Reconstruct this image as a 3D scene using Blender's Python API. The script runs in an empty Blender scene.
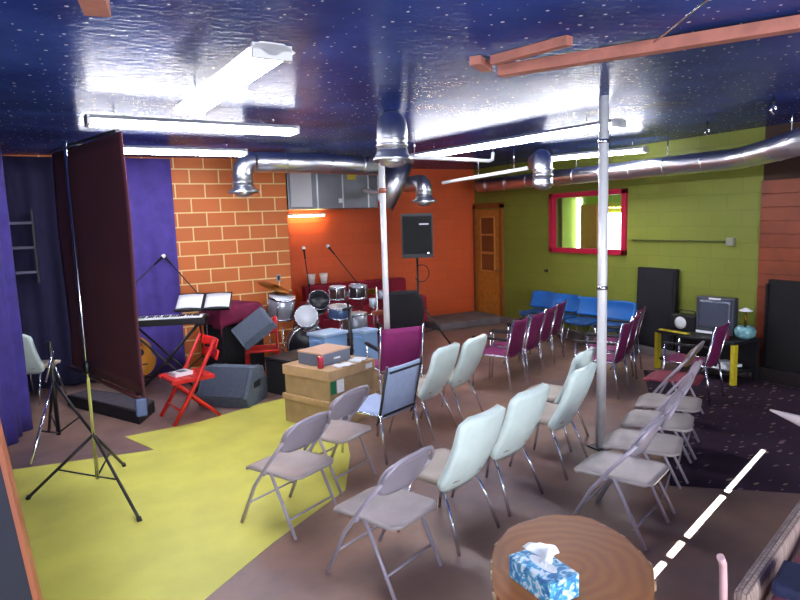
import bpy, bmesh, math, random
from mathutils import Vector, Matrix, Euler
random.seed(7)
PI = math.pi
SC = bpy.context.scene
COL = SC.collection

# ------------------------------------------------------------------ helpers
def lin(h):
    h = h.lstrip('#'); o = []
    for i in (0, 2, 4):
        c = int(h[i:i+2], 16) / 255
        o.append(c / 12.92 if c <= .04045 else ((c + .055) / 1.055) ** 2.4)
    return (o[0], o[1], o[2], 1)

def mat(name, col, rough=.5, metal=0, vary=.0, vscale=6, bump=0, bscale=40, col2=None, emit=0, spec=.5, coat=0, trans=0):
    m = bpy.data.materials.new(name); m.use_nodes = True
    nt = m.node_tree; N = nt.nodes; L = nt.links
    b = N['Principled BSDF']
    c = lin(col)
    b.inputs['Base Color'].default_value = c
    b.inputs['Roughness'].default_value = rough
    b.inputs['Metallic'].default_value = metal
    b.inputs['Specular IOR Level'].default_value = spec
    b.inputs['Coat Weight'].default_value = coat
    if trans: b.inputs['Transmission Weight'].default_value = trans
    tc = N.new('ShaderNodeTexCoord')
    if vary or col2:
        n = N.new('ShaderNodeTexNoise'); n.inputs['Scale'].default_value = vscale; n.inputs['Detail'].default_value = 6
        r = N.new('ShaderNodeValToRGB')
        c2 = lin(col2) if col2 else tuple(x * (1 - vary) for x in c[:3]) + (1,)
        r.color_ramp.elements[0].color = c2; r.color_ramp.elements[1].color = c
        r.color_ramp.elements[0].position = .35; r.color_ramp.elements[1].position = .65
        L.new(tc.outputs['Object'], n.inputs['Vector']); L.new(n.outputs['Fac'], r.inputs['Fac']); L.new(r.outputs['Color'], b.inputs['Base Color'])
    if bump:
        n2 = N.new('ShaderNodeTexNoise'); n2.inputs['Scale'].default_value = bscale
        bp = N.new('ShaderNodeBump'); bp.inputs['Strength'].default_value = bump; bp.inputs['Distance'].default_value = .02
        L.new(tc.outputs['Object'], n2.inputs['Vector']); L.new(n2.outputs['Fac'], bp.inputs['Height']); L.new(bp.outputs['Normal'], b.inputs['Normal'])
    if emit:
        b.inputs['Emission Color'].default_value = c; b.inputs['Emission Strength'].default_value = emit
    return m

def block_mat(name, col, mortar, axis, rough=.6, msize=.012, vary=.12, bw=.406, bh=.2032, off=.5, bump=.4):
    m = bpy.data.materials.new(name); m.use_nodes = True
    nt = m.node_tree; N = nt.nodes; L = nt.links; b = N['Principled BSDF']
    b.inputs['Roughness'].default_value = rough
    tc = N.new('ShaderNodeTexCoord'); s = N.new('ShaderNodeSeparateXYZ'); cm = N.new('ShaderNodeCombineXYZ')
    L.new(tc.outputs['Object'], s.inputs[0]); L.new(s.outputs[axis], cm.inputs[0]); L.new(s.outputs['Z'], cm.inputs[1])
    br = N.new('ShaderNodeTexBrick'); br.offset = off
    br.inputs['Scale'].default_value = 1; br.inputs['Brick Width'].default_value = bw; br.inputs['Row Height'].default_value = bh
    br.inputs['Mortar Size'].default_value = msize; br.inputs['Mortar Smooth'].default_value = .3; br.inputs['Bias'].default_value = 0
    c = lin(col); br.inputs['Color1'].default_value = c; br.inputs['Color2'].default_value = tuple(x * (1 - vary) for x in c[:3]) + (1,)
    br.inputs['Mortar'].default_value = lin(mortar)
    L.new(cm.outputs[0], br.inputs['Vector'])
    n = N.new('ShaderNodeTexNoise'); n.inputs['Scale'].default_value = 3; n.inputs['Detail'].default_value = 5
    L.new(tc.outputs['Object'], n.inputs['Vector'])
    mx = N.new('ShaderNodeMix'); mx.data_type = 'RGBA'; mx.blend_type = 'MULTIPLY'; mx.inputs[0].default_value = .14
    L.new(br.outputs['Color'], mx.inputs[6]); L.new(n.outputs['Color'], mx.inputs[7]); L.new(mx.outputs[2], b.inputs['Base Color'])
    bp = N.new('ShaderNodeBump'); bp.invert = True; bp.inputs['Strength'].default_value = bump; bp.inputs['Distance'].default_value = .01
    L.new(br.outputs['Fac'], bp.inputs['Height']); L.new(bp.outputs['Normal'], b.inputs['Normal'])
    return m

class MB:
    def __init__(s): s.bm = bmesh.new()
    def _add(s, vs, fs, smooth=False):
        v = [s.bm.verts.new(p) for p in vs]
        for f in fs:
            try:
                q = s.bm.faces.new([v[i] for i in f]); q.smooth = smooth
            except ValueError: pass
        return v
    def box(s, c, d, rz=0, rx=0, ry=0, bev=0):
        M = Matrix.Translation(c) @ Euler((rx, ry, rz)).to_matrix().to_4x4()
        g = bmesh.ops.create_cube(s.bm, size=1)
        vs = g['verts']
        for v in vs: v.co = Vector((v.co.x * d[0], v.co.y * d[1], v.co.z * d[2]))
        if bev:
            es = {e for v in vs for e in v.link_edges}
            r = bmesh.ops.bevel(s.bm, geom=list(es), offset=bev, segments=2, profile=.6, affect='EDGES')
            vs = list({v for f in r['faces'] for v in f.verts} | {v for v in vs if v.is_valid})
        bmesh.ops.transform(s.bm, matrix=M, verts=vs)
        return s
    def tube(s, pts, r, n=8, cap=True):
        pts = [Vector(p) for p in pts]; m = len(pts); rs = r if isinstance(r, (list, tuple)) else [r] * m
        up = None; rings = []
        for i, p in enumerate(pts):
            t = (pts[min(i+1, m-1)] - pts[max(i-1, 0)]).normalized()
            if up is None:
                a = Vector((0, 0, 1)) if abs(t.z) < .9 else Vector((1, 0, 0)); up = t.cross(a).normalized()
            up = (up - t * up.dot(t)).normalized(); w = t.cross(up)
            rings.append([s.bm.verts.new(p + (up * math.cos(2*PI*k/n) + w * math.sin(2*PI*k/n)) * rs[i]) for k in range(n)])
        for i in range(m - 1):
            for k in range(n):
                f = s.bm.faces.new((rings[i][k], rings[i][(k+1) % n], rings[i+1][(k+1) % n], rings[i+1][k])); f.smooth = True
        if cap: s.bm.faces.new(rings[0][::-1]); s.bm.faces.new(rings[-1])
        return s
    def lathe(s, prof, M=None, n=24):
        M = M or Matrix(); rings = []
        for r, z in prof:
            rings.append([s.bm.verts.new(M @ Vector((max(r, 1e-4) * math.cos(2*PI*k/n), max(r, 1e-4) * math.sin(2*PI*k/n), z))) for k in range(n)])
        for i in range(len(rings) - 1):
            for k in range(n):
                f = s.bm.faces.new((rings[i][k], rings[i][(k+1) % n], rings[i+1][(k+1) % n], rings[i+1][k])); f.smooth = True
        s.bm.faces.new(rings[0][::-1]); s.bm.faces.new(rings[-1])
        return s
    def prism(s, poly, z0, z1, M=None):
        M = M or Matrix(); n = len(poly)
        a = [s.bm.verts.new(M @ Vector((p[0], p[1], z0))) for p in poly]; b = [s.bm.verts.new(M @ Vector((p[0], p[1], z1))) for p in poly]
        s.bm.faces.new(a[::-1]); s.bm.faces.new(b)
        for i in range(n): s.bm.faces.new((a[i], a[(i+1) % n], b[(i+1) % n], b[i]))
        return s
    def sheet(s, fn, nu, nv, th):
        P = [[Vector(fn(i / nu, j / nv)) for j in range(nv + 1)] for i in range(nu + 1)]
        def nrm(i, j):
            a = P[min(i+1, nu)][j] - P[max(i-1, 0)][j]; b = P[i][min(j+1, nv)] - P[i][max(j-1, 0)]
            n = a.cross(b); return n.normalized() if n.length > 1e-9 else Vector((0, 0, 1))
        A = [[s.bm.verts.new(P[i][j] + nrm(i, j) * th / 2) for j in range(nv+1)] for i in range(nu+1)]
        B = [[s.bm.verts.new(P[i][j] - nrm(i, j) * th / 2) for j in range(nv+1)] for i in range(nu+1)]
        F = []
        for i in range(nu):
            for j in range(nv):
                F += [(A[i][j], A[i+1][j], A[i+1][j+1], A[i][j+1]), (B[i][j+1], B[i+1][j+1], B[i+1][j], B[i][j])]
        for i in range(nu):
            F += [(A[i][0], B[i][0], B[i+1][0], A[i+1][0]), (A[i+1][nv], B[i+1][nv], B[i][nv], A[i][nv])]
        for j in range(nv):
            F += [(A[0][j+1], B[0][j+1], B[0][j], A[0][j]), (A[nu][j], B[nu][j], B[nu][j+1], A[nu][j+1])]
        for f in F:
            q = s.bm.faces.new(f); q.smooth = True
        return s
    def build(s, name, m, parent=None, loc=(0, 0, 0), rot=(0, 0, 0)):
        bmesh.ops.recalc_face_normals(s.bm, faces=s.bm.faces)
        me = bpy.data.meshes.new(name); s.bm.to_mesh(me); s.bm.free()
        o = bpy.data.objects.new(name, me); COL.objects.link(o)
        me.materials.append(m); o.parent = parent; o.location = loc; o.rotation_euler = rot
        return o

def tag(o, label=None, cat=None, group=None, kind=None):
    if label: o['label'] = label
    if cat: o['category'] = cat
    if group: o['group'] = group
    if kind: o['kind'] = kind
    return o
def thing(name, label, cat, loc=(0, 0, 0), rz=0, group=None):
    o = bpy.data.objects.new(name, None); COL.objects.link(o); o.empty_display_size = .1
    o.location = loc; o.rotation_euler = (0, 0, math.radians(rz))
    return tag(o, label, cat, group)
def struct(o): o['kind'] = 'structure'; return o
def dup(src, loc, rz, label=None, group=None):
    def rec(o, par):
        c = o.copy(); COL.objects.link(c)
        if par is not None: c.parent = par; c.matrix_parent_inverse = o.matrix_parent_inverse
        for ch in o.children: rec(ch, c)
        return c
    r = rec(src, None); r.location = loc; r.rotation_euler = (0, 0, math.radians(rz))
    if label: r['label'] = label
    if group: r['group'] = group
    return r
def place(src, loc, rz, label):
    src.location = loc; src.rotation_euler = (0, 0, math.radians(rz)); src['label'] = label; return src
def arc(c, r, a0, a1, n, plane='xz'):
    o = []
    for i in range(n + 1):
        a = math.radians(a0 + (a1 - a0) * i / n); p, q = r * math.cos(a), r * math.sin(a)
        o.append((c[0] + p, c[1], c[2] + q) if plane == 'xz' else (c[0], c[1] + p, c[2] + q) if plane == 'yz' else (c[0] + p, c[1] + q, c[2]))
    return o
def rot_to(d):
    return Vector((0, 0, 1)).rotation_difference(Vector(d)).to_matrix().to_4x4()

# ------------------------------------------------------------------ camera
CAM_H = 2.05
pitch, roll, yaw, FPX = .12844, .03174, -.48729, 624.22
cp, sp, cr, sr, cy, sy = math.cos(pitch), math.sin(pitch), math.cos(roll), math.sin(roll), math.cos(yaw), math.sin(yaw)
Rm = Matrix(((cy, -sy, 0), (sy, cy, 0), (0, 0, 1))) @ Matrix(((1, 0, 0), (0, cp, sp), (0, -sp, cp))) @ Matrix(((cr, 0, sr), (0, 1, 0), (-sr, 0, cr)))
right, fwd, upv = Rm.col[0], Rm.col[1], Rm.col[2]
cd = bpy.data.cameras.new('camera'); cam = bpy.data.objects.new('camera', cd); COL.objects.link(cam)
cd.sensor_width = 36; cd.sensor_fit = 'HORIZONTAL'; cd.lens = FPX / 800 * 36; cd.clip_start = .05
M4 = Matrix((right, upv, -fwd)).transposed().to_4x4(); M4.translation = (0, 0, CAM_H); cam.matrix_world = M4
SC.camera = cam

# ------------------------------------------------------------------ materials
chrome = mat('chrome', '#dfe2ea', .16, 1)
galv = mat('galvanised metal', '#dcdee4', .33, 1, bump=.15, bscale=9)
foil = mat('foil wrapped pipe', '#fafafa', .35, .2, bump=.2, bscale=30)
blackm = mat('black metal', '#141318', .4)
blackp = mat('black plastic', '#17161c', .5, vary=.3, vscale=12)
blackf = mat('black cloth', '#121016', .9)
greyp = mat('grey cabinet carpet', '#5d6878', .8, vary=.25, vscale=30)
whitep = mat('white paint', '#e9e9ec', .4)
paper = mat('paper', '#f1f1f4', .7)
tubem = mat('fluorescent tube', '#f4f6ff', .3, emit=40)
foldm = mat('grey beige enamel', '#a59ca8', .4, .2, vary=.12, vscale=3)
foldseat = mat('worn beige steel', '#b3a8a6', .38, .2, vary=.22, vscale=5)
aqua = mat('pale aqua vinyl', '#e4f5ee', .45, vary=.08, vscale=8)
cream = mat('cream vinyl', '#b9ab9d', .5, vary=.15)
skyv = mat('pale blue mesh', '#aebfe0', .6, vary=.1, vscale=20)
maroon = mat('maroon sling cloth', '#7d1c58', .6, vary=.25, vscale=14)
magenta = mat('magenta cloth', '#8c1c66', .65, vary=.15, vscale=14)
bluep = mat('bright blue vinyl', '#2264ae', .42, vary=.12)
redw = mat('red painted wood', '#d6231c', .4, vary=.2, vscale=8)
redcl = mat('crimson cloth', '#94122f', .8, vary=.25, vscale=9)
burg = mat('burgundy cloth', '#7c1740', .85, vary=.25, vscale=9, bump=.3)
cardb = mat('cardboard', '#c2a078', .8, vary=.14, vscale=10)
cardd = mat('brown cardboard', '#b5986f', .8, vary=.2, vscale=6)
screenm = mat('maroon screen cloth', '#683440', .85, vary=.12, vscale=2)
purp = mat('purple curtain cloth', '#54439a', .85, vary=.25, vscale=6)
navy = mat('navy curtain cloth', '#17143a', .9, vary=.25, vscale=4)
oak = mat('varnished oak', '#c07c2c', .4, vary=.3, vscale=12)
pine = mat('bare pine board', '#bd7868', .7, vary=.25, vscale=10)
bluetub = mat('light blue plastic', '#8fb6e2', .4)
yellowm = mat('yellow paint', '#d8c22c', .5, vary=.2, vscale=20)
brass = mat('brass cymbal', '#9a6a22', .35, .9, vary=.2)
honey = mat('honey spruce', '#b8791e', .3, vary=.2, coat=.4)
pinkc = mat('pink throw cloth', '#d58aa8', .85, vary=.2, vscale=10)
navyc = mat('dark blue cushion', '#20264a', .85, vary=.4, vscale=12)
cane = mat('pale cane', '#d9aeb0', .45, vary=.2, vscale=10)
greend = mat('green wall paint beyond', '#8fb62c', .6)
tan = mat('tan door', '#b88a58', .5, vary=.1)
redtrim = mat('red window trim', '#b4153c', .4)
orangew = mat('orange siding', '#8c4022', .5, vary=.3, vscale=4)
silverh = mat('silver drum wrap', '#b9bcc6', .25, .6, vary=.15, vscale=20)
headm = mat('drum head', '#dfe3ea', .4)
grillm = mat('speaker grille', '#0c0d11', .85, vary=.4, vscale=80)
concm = mat('grey concrete curb', '#7d7474', .8, vary=.3, vscale=5)

def floor_mat():
    m = bpy.data.materials.new('stained concrete floor'); m.use_nodes = True
    nt = m.node_tree; N = nt.nodes; L = nt.links; b = N['Principled BSDF']
    tc = N.new('ShaderNodeTexCoord')
    n = N.new('ShaderNodeTexNoise'); n.inputs['Scale'].default_value = .9; n.inputs['Detail'].default_value = 8; n.inputs['Roughness'].default_value = .62
    r = N.new('ShaderNodeValToRGB'); e = r.color_ramp.elements
    e[0].position = .3; e[0].color = lin('#624e54'); e[1].position = .72; e[1].color = lin('#a07c66')
    L.new(tc.outputs['Object'], n.inputs['Vector']); L.new(n.outputs['Fac'], r.inputs['Fac']); L.new(r.outputs['Color'], b.inputs['Base Color'])
    n2 = N.new('ShaderNodeTexNoise'); n2.inputs['Scale'].default_value = 4; n2.inputs['Detail'].default_value = 4
    mr = N.new('ShaderNodeMapRange'); mr.inputs[3].default_value = .3; mr.inputs[4].default_value = .55
    L.new(tc.outputs['Object'], n2.inputs['Vector']); L.new(n2.outputs['Fac'], mr.inputs[0]); L.new(mr.outputs[0], b.inputs['Roughness'])
    return m
def ceiling_mat():
    m = bpy.data.materials.new('night blue ceiling with white specks'); m.use_nodes = True
    nt = m.node_tree; N = nt.nodes; L = nt.links; b = N['Principled BSDF']
    b.inputs['Roughness'].default_value = .2; b.inputs['Specular IOR Level'].default_value = .02
    tc = N.new('ShaderNodeTexCoord')
    v = N.new('ShaderNodeTexVoronoi'); v.voronoi_dimensions = '2D'; v.inputs['Scale'].default_value = 10
    L.new(tc.outputs['Object'], v.inputs['Vector'])
    s = N.new('ShaderNodeSeparateColor'); L.new(v.outputs['Color'], s.inputs[0])
    rad = N.new('ShaderNodeMapRange'); rad.inputs[1].default_value = .35; rad.inputs[2].default_value = 1; rad.inputs[3].default_value = 0; rad.inputs[4].default_value = .1
    L.new(s.outputs[0], rad.inputs[0])
    lt = N.new('ShaderNodeMath'); lt.operation = 'LESS_THAN'; L.new(v.outputs['Distance'], lt.inputs[0]); L.new(rad.outputs[0], lt.inputs[1])
    n = N.new('ShaderNodeTexNoise'); n.inputs['Scale'].default_value = 1.2; n.inputs['Detail'].default_value = 5
    L.new(tc.outputs['Object'], n.inputs['Vector'])
    r = N.new('ShaderNodeValToRGB'); e = r.color_ramp.elements
    e[0].position = .35; e[0].color = lin('#2a3a7c'); e[1].position = .7; e[1].color = lin('#4058a6')
    L.new(n.outputs['Fac'], r.inputs['Fac'])
    mx = N.new('ShaderNodeMix'); mx.data_type = 'RGBA'; L.new(lt.outputs[0], mx.inputs[0]); L.new(r.outputs['Color'], mx.inputs[6]); mx.inputs[7].default_value = lin('#d8dcf4')
    L.new(mx.outputs[2], b.inputs['Base Color'])
    mp = N.new('ShaderNodeMapping'); mp.inputs['Scale'].default_value = (8, 18, 3); L.new(tc.outputs['Object'], mp.inputs[0])
    n3 = N.new('ShaderNodeTexNoise'); n3.inputs['Scale'].default_value = 1.6; n3.inputs['Detail'].default_value = 4; L.new(mp.outputs[0], n3.inputs['Vector'])
    bp = N.new('ShaderNodeBump'); bp.inputs['Strength'].default_value = .5; bp.inputs['Distance'].default_value = .009
    L.new(n3.outputs['Fac'], bp.inputs['Height']); L.new(bp.outputs['Normal'], b.inputs['Normal'])
    return m
def carpet_mat():
    m = bpy.data.materials.new('purple carpet with confetti flecks'); m.use_nodes = True
    nt = m.node_tree; N = nt.nodes; L = nt.links; b = N['Principled BSDF']; b.inputs['Roughness'].default_value = .9; b.inputs['Specular IOR Level'].default_value = .2
    tc = N.new('ShaderNodeTexCoord'); mp = N.new('ShaderNodeMapping'); mp.inputs['Scale'].default_value = (6, 17, 6); mp.inputs['Rotation'].default_value = (0, 0, .6)
    L.new(tc.outputs['Object'], mp.inputs[0])
    v = N.new('ShaderNodeTexVoronoi'); v.voronoi_dimensions = '2D'; v.inputs['Scale'].default_value = 1; L.new(mp.outputs[0], v.inputs['Vector'])
    s = N.new('ShaderNodeSeparateColor'); L.new(v.outputs['Color'], s.inputs[0])
    rad = N.new('ShaderNodeMapRange'); rad.inputs[1].default_value = .5; rad.inputs[2].default_value = 1; rad.inputs[3].default_value = 0; rad.inputs[4].default_value = .27
    L.new(s.outputs[0], rad.inputs[0])
    lt = N.new('ShaderNodeMath'); lt.operation = 'LESS_THAN'; L.new(v.outputs['Distance'], lt.inputs[0]); L.new(rad.outputs[0], lt.inputs[1])
    r = N.new('ShaderNodeValToRGB'); e = r.color_ramp.elements; e[0].color = lin('#6b5070'); e[1].color = lin('#a08468'); L.new(s.outputs[1], r.inputs['Fac'])
    n = N.new('ShaderNodeTexNoise'); n.inputs['Scale'].default_value = 2; L.new(tc.outputs['Object'], n.inputs['Vector'])
    r2 = N.new('ShaderNodeValToRGB'); e = r2.color_ramp.elements; e[0].color = lin('#2b1e2c'); e[1].color = lin('#3f2c3c'); L.new(n.outputs['Fac'], r2.inputs['Fac'])
    mx = N.new('ShaderNodeMix'); mx.data_type = 'RGBA'; L.new(lt.outputs[0], mx.inputs[0]); L.new(r2.outputs['Color'], mx.inputs[6]); L.new(r.outputs['Color'], mx.inputs[7])
    L.new(mx.outputs[2], b.inputs['Base Color'])
    return m
brickm = block_mat('orange block with pale mortar', '#dd7430', '#f6d896', 'X', msize=.011)
redblock = block_mat('red orange painted block', '#e05f2c', '#d15524', 'X', msize=.006, vary=.08, bump=.3)
greenblock = block_mat('olive green painted block', '#7d8530', '#73792b', 'Y', msize=.006, vary=.06, bump=.3)
yfloor = mat('yellow floor paint', '#d9d45e', .5, vary=.16, vscale=2.2)
CZ = 3.0     # ceiling height

# ------------------------------------------------------------------ the room
struct(MB().box((3.3, 3.8, -.05), (9.2, 14.2, .1)).build('floor', floor_mat()))
struct(MB().box((3.3, 3.8, CZ + .05), (9.2, 14.2, .1)).build('ceiling', ceiling_mat()))
yp = [(-1.05, 2.2), (-.6, 2.0), (.1, 3.05), (1.02, 3.78), (1.73, 4.26), (2.05, 4.9), (2.3, 5.6), (2.5, 6.3), (2.4, 7.05), (1.75, 6.9), (1.08, 6.63), (.35, 6.57), (.56, 6.01), (-.52, 6.18), (-1.05, 6.3)]
struct(MB().prism(yp, 0, .003).build('floor_marking', yfloor))
W = MB(); W.box((.965, 9.4, CZ/2), (4.13, .2, CZ)); W.box((2.93, 10.05, CZ/2), (.2, 1.1, CZ))
# the brick return keeps the block pattern on the front face
for o in (W.build('wall_brick', brickm),): struct(o)
struct(MB().box((5.1, 10.7, CZ/2), (5.0, .2, CZ)).build('wall_back', redblock))
G = MB()
wy0, wy1, wz0, wz1 = 6.72, 8.26, 1.47, 2.34
G.box((7.5, (4.62 + wy0)/2, CZ/2), (.2, wy0 - 4.62, CZ)); G.box((7.5, (wy1 + 10.6)/2, CZ/2), (.2, 10.6 - wy1, CZ))
G.box((7.5, (wy0+wy1)/2, wz0/2), (.2, wy1-wy0, wz0)); G.box((7.5, (wy0+wy1)/2, (wz1+CZ)/2), (.2, wy1-wy0, CZ-wz1))
struct(G.build('wall_green', greenblock))
# orange boarded stretch of the same wall, with the hearth recess and, out of the picture, the shaded window the sun comes through
sy0, sy1, sz0, sz1 = 3.45, 3.96, .6, 2.85
O = MB()
O.box((7.5, (sy1 + 4.62)/2, CZ/2), (.2, 4.62 - sy1, CZ)); O.box((7.5, (-3.3 + sy0)/2, CZ/2), (.2, sy0 + 3.3, CZ))
O.box((7.5, (sy0+sy1)/2, sz0/2), (.2, sy1-sy0, sz0)); O.box((7.5, (sy0+sy1)/2, (sz1+CZ)/2), (.2, sy1-sy0, CZ-sz1))
struct(O.build('wall_right', mat('brown plaster', '#3a2418', .7)))
b = MB()
for i in range(15): b.box((7.385, 4.29, .08 + i * .158), (.03, .66, .155), bev=.004)
struct(b.build('wall_panelling', orangew))
wf = MB(); g0, g1 = 3.852, 3.92      # unseen shutters, gap and cross bars shaped to break the sun into dashes
wf.box((7.42, (sy0+g0)/2, 1.7), (.012, g0 - sy0 + .01, 2.4)); wf.box((7.42, (g1+sy1)/2, 1.7), (.012, sy1 - g1 + .01, 2.4))
wf.box((7.42, (g0+g1)/2, .7), (.012, .08, .4)); wf.box((7.42, (g0+g1)/2, 2.45), (.012, .08, .96))
for z in (1.294, 1.6, 1.71): wf.box((7.42, (g0+g1)/2, z), (.02, .08, .026))
struct(wf.build('window_2', blackm))
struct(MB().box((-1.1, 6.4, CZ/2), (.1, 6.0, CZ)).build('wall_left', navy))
struct(MB().box((-.625, 0, CZ/2 - .05), (1.2, .14, CZ)).build('wall_partition', mat('shadowed slate face', '#2a2c40', .6, vary=.2, vscale=2), None, (-.245, 3.46, 0), (0, -.095, 0)))  # dark navy tone carries the shadow on this face
struct(MB().box((-.013, 0, CZ/2 - .05), (.022, .16, CZ)).build('trim_1', mat('orange jamb paint', '#b0664a', .5), None, (-.245, 3.46, 0), (0, -.095, 0)))
struct(MB().box((6.65, 10.1, .06), (1.5, .99, .12), bev=.01).build('floor_step', concm))
struct(MB().box((7.33, 7.1, .06), (.14, 5.0, .12), bev=.01).build('trim_2', concm))
# unseen front added around the daylight lamp: low sill, posts, wide open bay
S = MB(); S.box((3.3, -3.25, .15), (9.2, .1, .3)); S.box((3.3, -3.25, 2.92), (9.2, .1, .16))
for x in (-1.2, 1.9, 5.0, 7.45): S.box((x, -3.25, 1.55), (.12, .1, 2.6))
struct(S.build('wall_front', blackm))
# door
d = thing('door_1', None, None, (7.38, 10.1, .12)); d['kind'] = 'structure'
MB().box((0, 0, 1.04), (.04, .78, 2.06), bev=.004).build('door_leaf', oak, d)
f = MB()
for y in (-.43, .43): f.box((-.01, y, 1.08), (.07, .08, 2.16))
f.box((-.01, 0, 2.14), (.07, .94, .1)); f.build('door_frame', mat('brown door frame', '#8c5420', .45, vary=.2), d)
lite = mat('dim door glass', '#6a3f18', .15, spec=.8)
for z in (1.75, 1.4, 1.03):
    MB().box((-.024, 0, z), (.012, .42, .31)).build('glass_pane', lite, d)
fr = MB()
for z in (.86, 1.215, 1.575, 1.92): fr.box((-.03, 0, z), (.014, .48, .025))
for y in (-.22, .22): fr.box((-.03, y, 1.39), (.014, .025, 1.08))
fr.build('muntin', mat('light oak strip', '#c98d45', .4), d)
MB().tube([(-.03, -.33, .88), (-.08, -.33, .88), (-.08, -.22, .88)], .014).build('door_handle', chrome, d)
# inner window and the lit room behind it
w = thing('window_1', None, None, (7.4, 7.49, 1.905)); w['kind'] = 'structure'
f = MB()
hw, hh = .79, .455
for y in (-hw, hw): f.box((0, y, 0), (.1, .08, 2*hh + .08), bev=.006)
for z in (-hh, hh): f.box((0, 0, z), (.1, 2*hw + .08, .08), bev=.006)
f.build('window_frame', redtrim, w)
MB().box((.1, 0, 0), (.006, 2*hw, 2*hh)).build('glass', mat('clear glass', '#ffffff', .02, trans=1), w)
r = MB()
r.box((10.55, 8, 1.5), (.1, 6, 3)); r.box((9.1, 10.95, 1.5), (3, .1, 3)); r.box((9.1, 5.05, 1.5), (3, .1, 3))
struct(r.build('wall_beyond', greend))
struct(MB().box((9.1, 8, 3.05), (3, 6, .1)).build('ceiling_beyond', whitep)); struct(MB().box((9.1, 8, -.05), (3, 6, .1)).build('floor_beyond', concm))
struct(MB().box((10.48, 10.52, 1.05), (.05, .5, 2.4)).build('door_2', tan))
struct(MB().box((10.48, 10.85, 1.2), (.05, .16, 2.4)).build('window_3', mat('daylit pane', '#ffffff', .5, emit=5)))
struct(MB().box((10.48, 9.68, 1.6), (.05, .56, .88)).build('window_4', mat('daylit window', '#ffffff', .5, emit=6)))
t = thing('ceiling_light', 'small white tube fixture seen through the red framed window', 'ceiling light', (9.2, 8.6, 2.93))
MB().box((0, 0, 0), (.14, 1.2, .06)).build('housing', whitep, t); MB().tube([(0, -.58, -.05), (0, .58, -.05)], .02).build('tube', tubem, t)

# ------------------------------------------------------------------ ceiling lights
def tube_light(label, a, b, two=False):
    a, b = Vector(a), Vector(b); c = (a + b) / 2; L = (b - a).length; rz = math.degrees(math.atan2(b.y - a.y, b.x - a.x))
    t = thing('fluorescent_light', label, 'ceiling light', c, rz, 'fluorescent fixtures under the blue ceiling')
    MB().prism([(-.12, .014), (.12, .014), (.06, .05), (-.06, .05)], -L/2, L/2, Matrix(((0, 0, 1, 0), (1, 0, 0, 0), (0, 1, 0, 0), (0, 0, 0, 1)))).build('housing', whitep, t)
    MB().prism([(-.06, .016), (.06, .016), (.02, -.01), (-.02, -.01)], -L/2, L/2, Matrix(((0, 0, 1, 0), (1, 0, 0, 0), (0, 1, 0, 0), (0, 0, 0, 1)))).build('reflector', whitep, t)
    for s in (-.05, .05): MB().tube([(-L/2 + .03, s, -.01), (L/2 - .03, s, -.01)], .019).build('tube', tubem, t)
    for s in (-1, 1):
        MB().box((s * (L/2 - .012), 0, .008), (.024, .2, .07)).build('end_cap', whitep, t)
        MB().tube([(s * L * .38, 0, .08), (s * L * .38, 0, CZ - c.z)], .006).build('hanger', chrome, t)
    return t
LZ = 2.87
tube_light('white double tube light crossing behind the slanting one, above the maroon screen', (.22, 5.48, LZ), (1.94, 5.6, LZ))
tube_light('white tube light just above the purple curtain and orange block wall', (.2, 7.36, LZ), (1.95, 7.44, LZ))
tube_light('slanting white tube light nearest the camera, pointing away over the stage', (.97, 3.07, LZ), (.88, 4.83, LZ))
tube_light('long white tube light running from the jar-shaped duct drop to the foil pole', (4.25, 7.42, LZ), (4.68, 4.32, LZ))
tube_light('white tube light hung before the green wall above the red window', (6.15, 7.1, 2.84), (6.74, 5.78, 2.84))

# ------------------------------------------------------------------ ducts and pipes
def drop(label, x, y, zf, h, r, frm, back=.35, fl=1.5):
    """round outlet: elbow off a duct, short drop, flared rim"""
    t = thing('duct_outlet', label, 'air duct', (x, y, zf), 0, 'round duct outlets')
    rr = r * 1.05; H = h - rr
    fx, fy = frm
    path = [(0, 0, .06), (0, 0, H * .6)] + [(fx * rr * (1 - math.cos(a)), fy * rr * (1 - math.cos(a)), H * .6 + .001 + (h - r - H * .6) * math.sin(a)) for a in [PI/2 * k/6 for k in range(1, 7)]] + [(fx * (rr + back), fy * (rr + back), h - r)]
    MB().tube(path, r, 20).build('elbow', galv, t)
    MB().lathe([(r * 1.02, .1), (r * 1.04, .07), (r * fl, .03), (r * (fl + .05), .0), (r * (fl - .05), .0), (r * .95, .05)]).build('flange', galv, t)
    MB().lathe([(r * .3, -.05), (r * .8, -.03), (r * .95, .03), (r * .3, .04)]).build('diffuser', galv, t)
    for z in (.12, H * .55): MB().lathe([(r * 1.0, z), (r * 1.06, z + .006), (r * 1.06, z + .018), (r * 1.0, z + .024)]).build('seam_ring', galv, t)
    return t
def duct(label, pts, r, rings=True):
    t = thing('air_duct', label, 'air duct', pts[0]); p0 = Vector(pts[0])
    P = [Vector(p) - p0 for p in pts]
    MB().tube(P, r, 20).build('duct_pipe', galv, t)
    for a, b in zip(P, P[1:]):
        L = (b - a).length; k = int(L / .45)
        for i in range(k):
            M = Matrix.Translation(a + (b - a) * ((i + .5) / k)) @ rot_to((b - a).normalized())
            MB().lathe([(r, -.012), (r * 1.04, -.008), (r * 1.04, .008), (r, .012)], M, 20).build('seam_ring', galv, t)
    for a, b in zip(P, P[1:]):
        if (b - a).length > .8:
            c = (a + b) / 2
            MB().tube([c + Vector((0, 0, r * .9)), (c.x, c.y, CZ - p0.z)], .008).build('hanger', chrome, t)
    return t
duct('shiny round duct running along the top of the orange block wall', [(2.22, 8.0, 2.83), (3.0, 8.0, 2.83), (3.95, 8.0, 2.8)], .13)
drop('duct outlet dropping in front of the orange blocks beside the lights', 2.05, 8.0, 2.44, .52, .125, (1, 0), .015)
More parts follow.
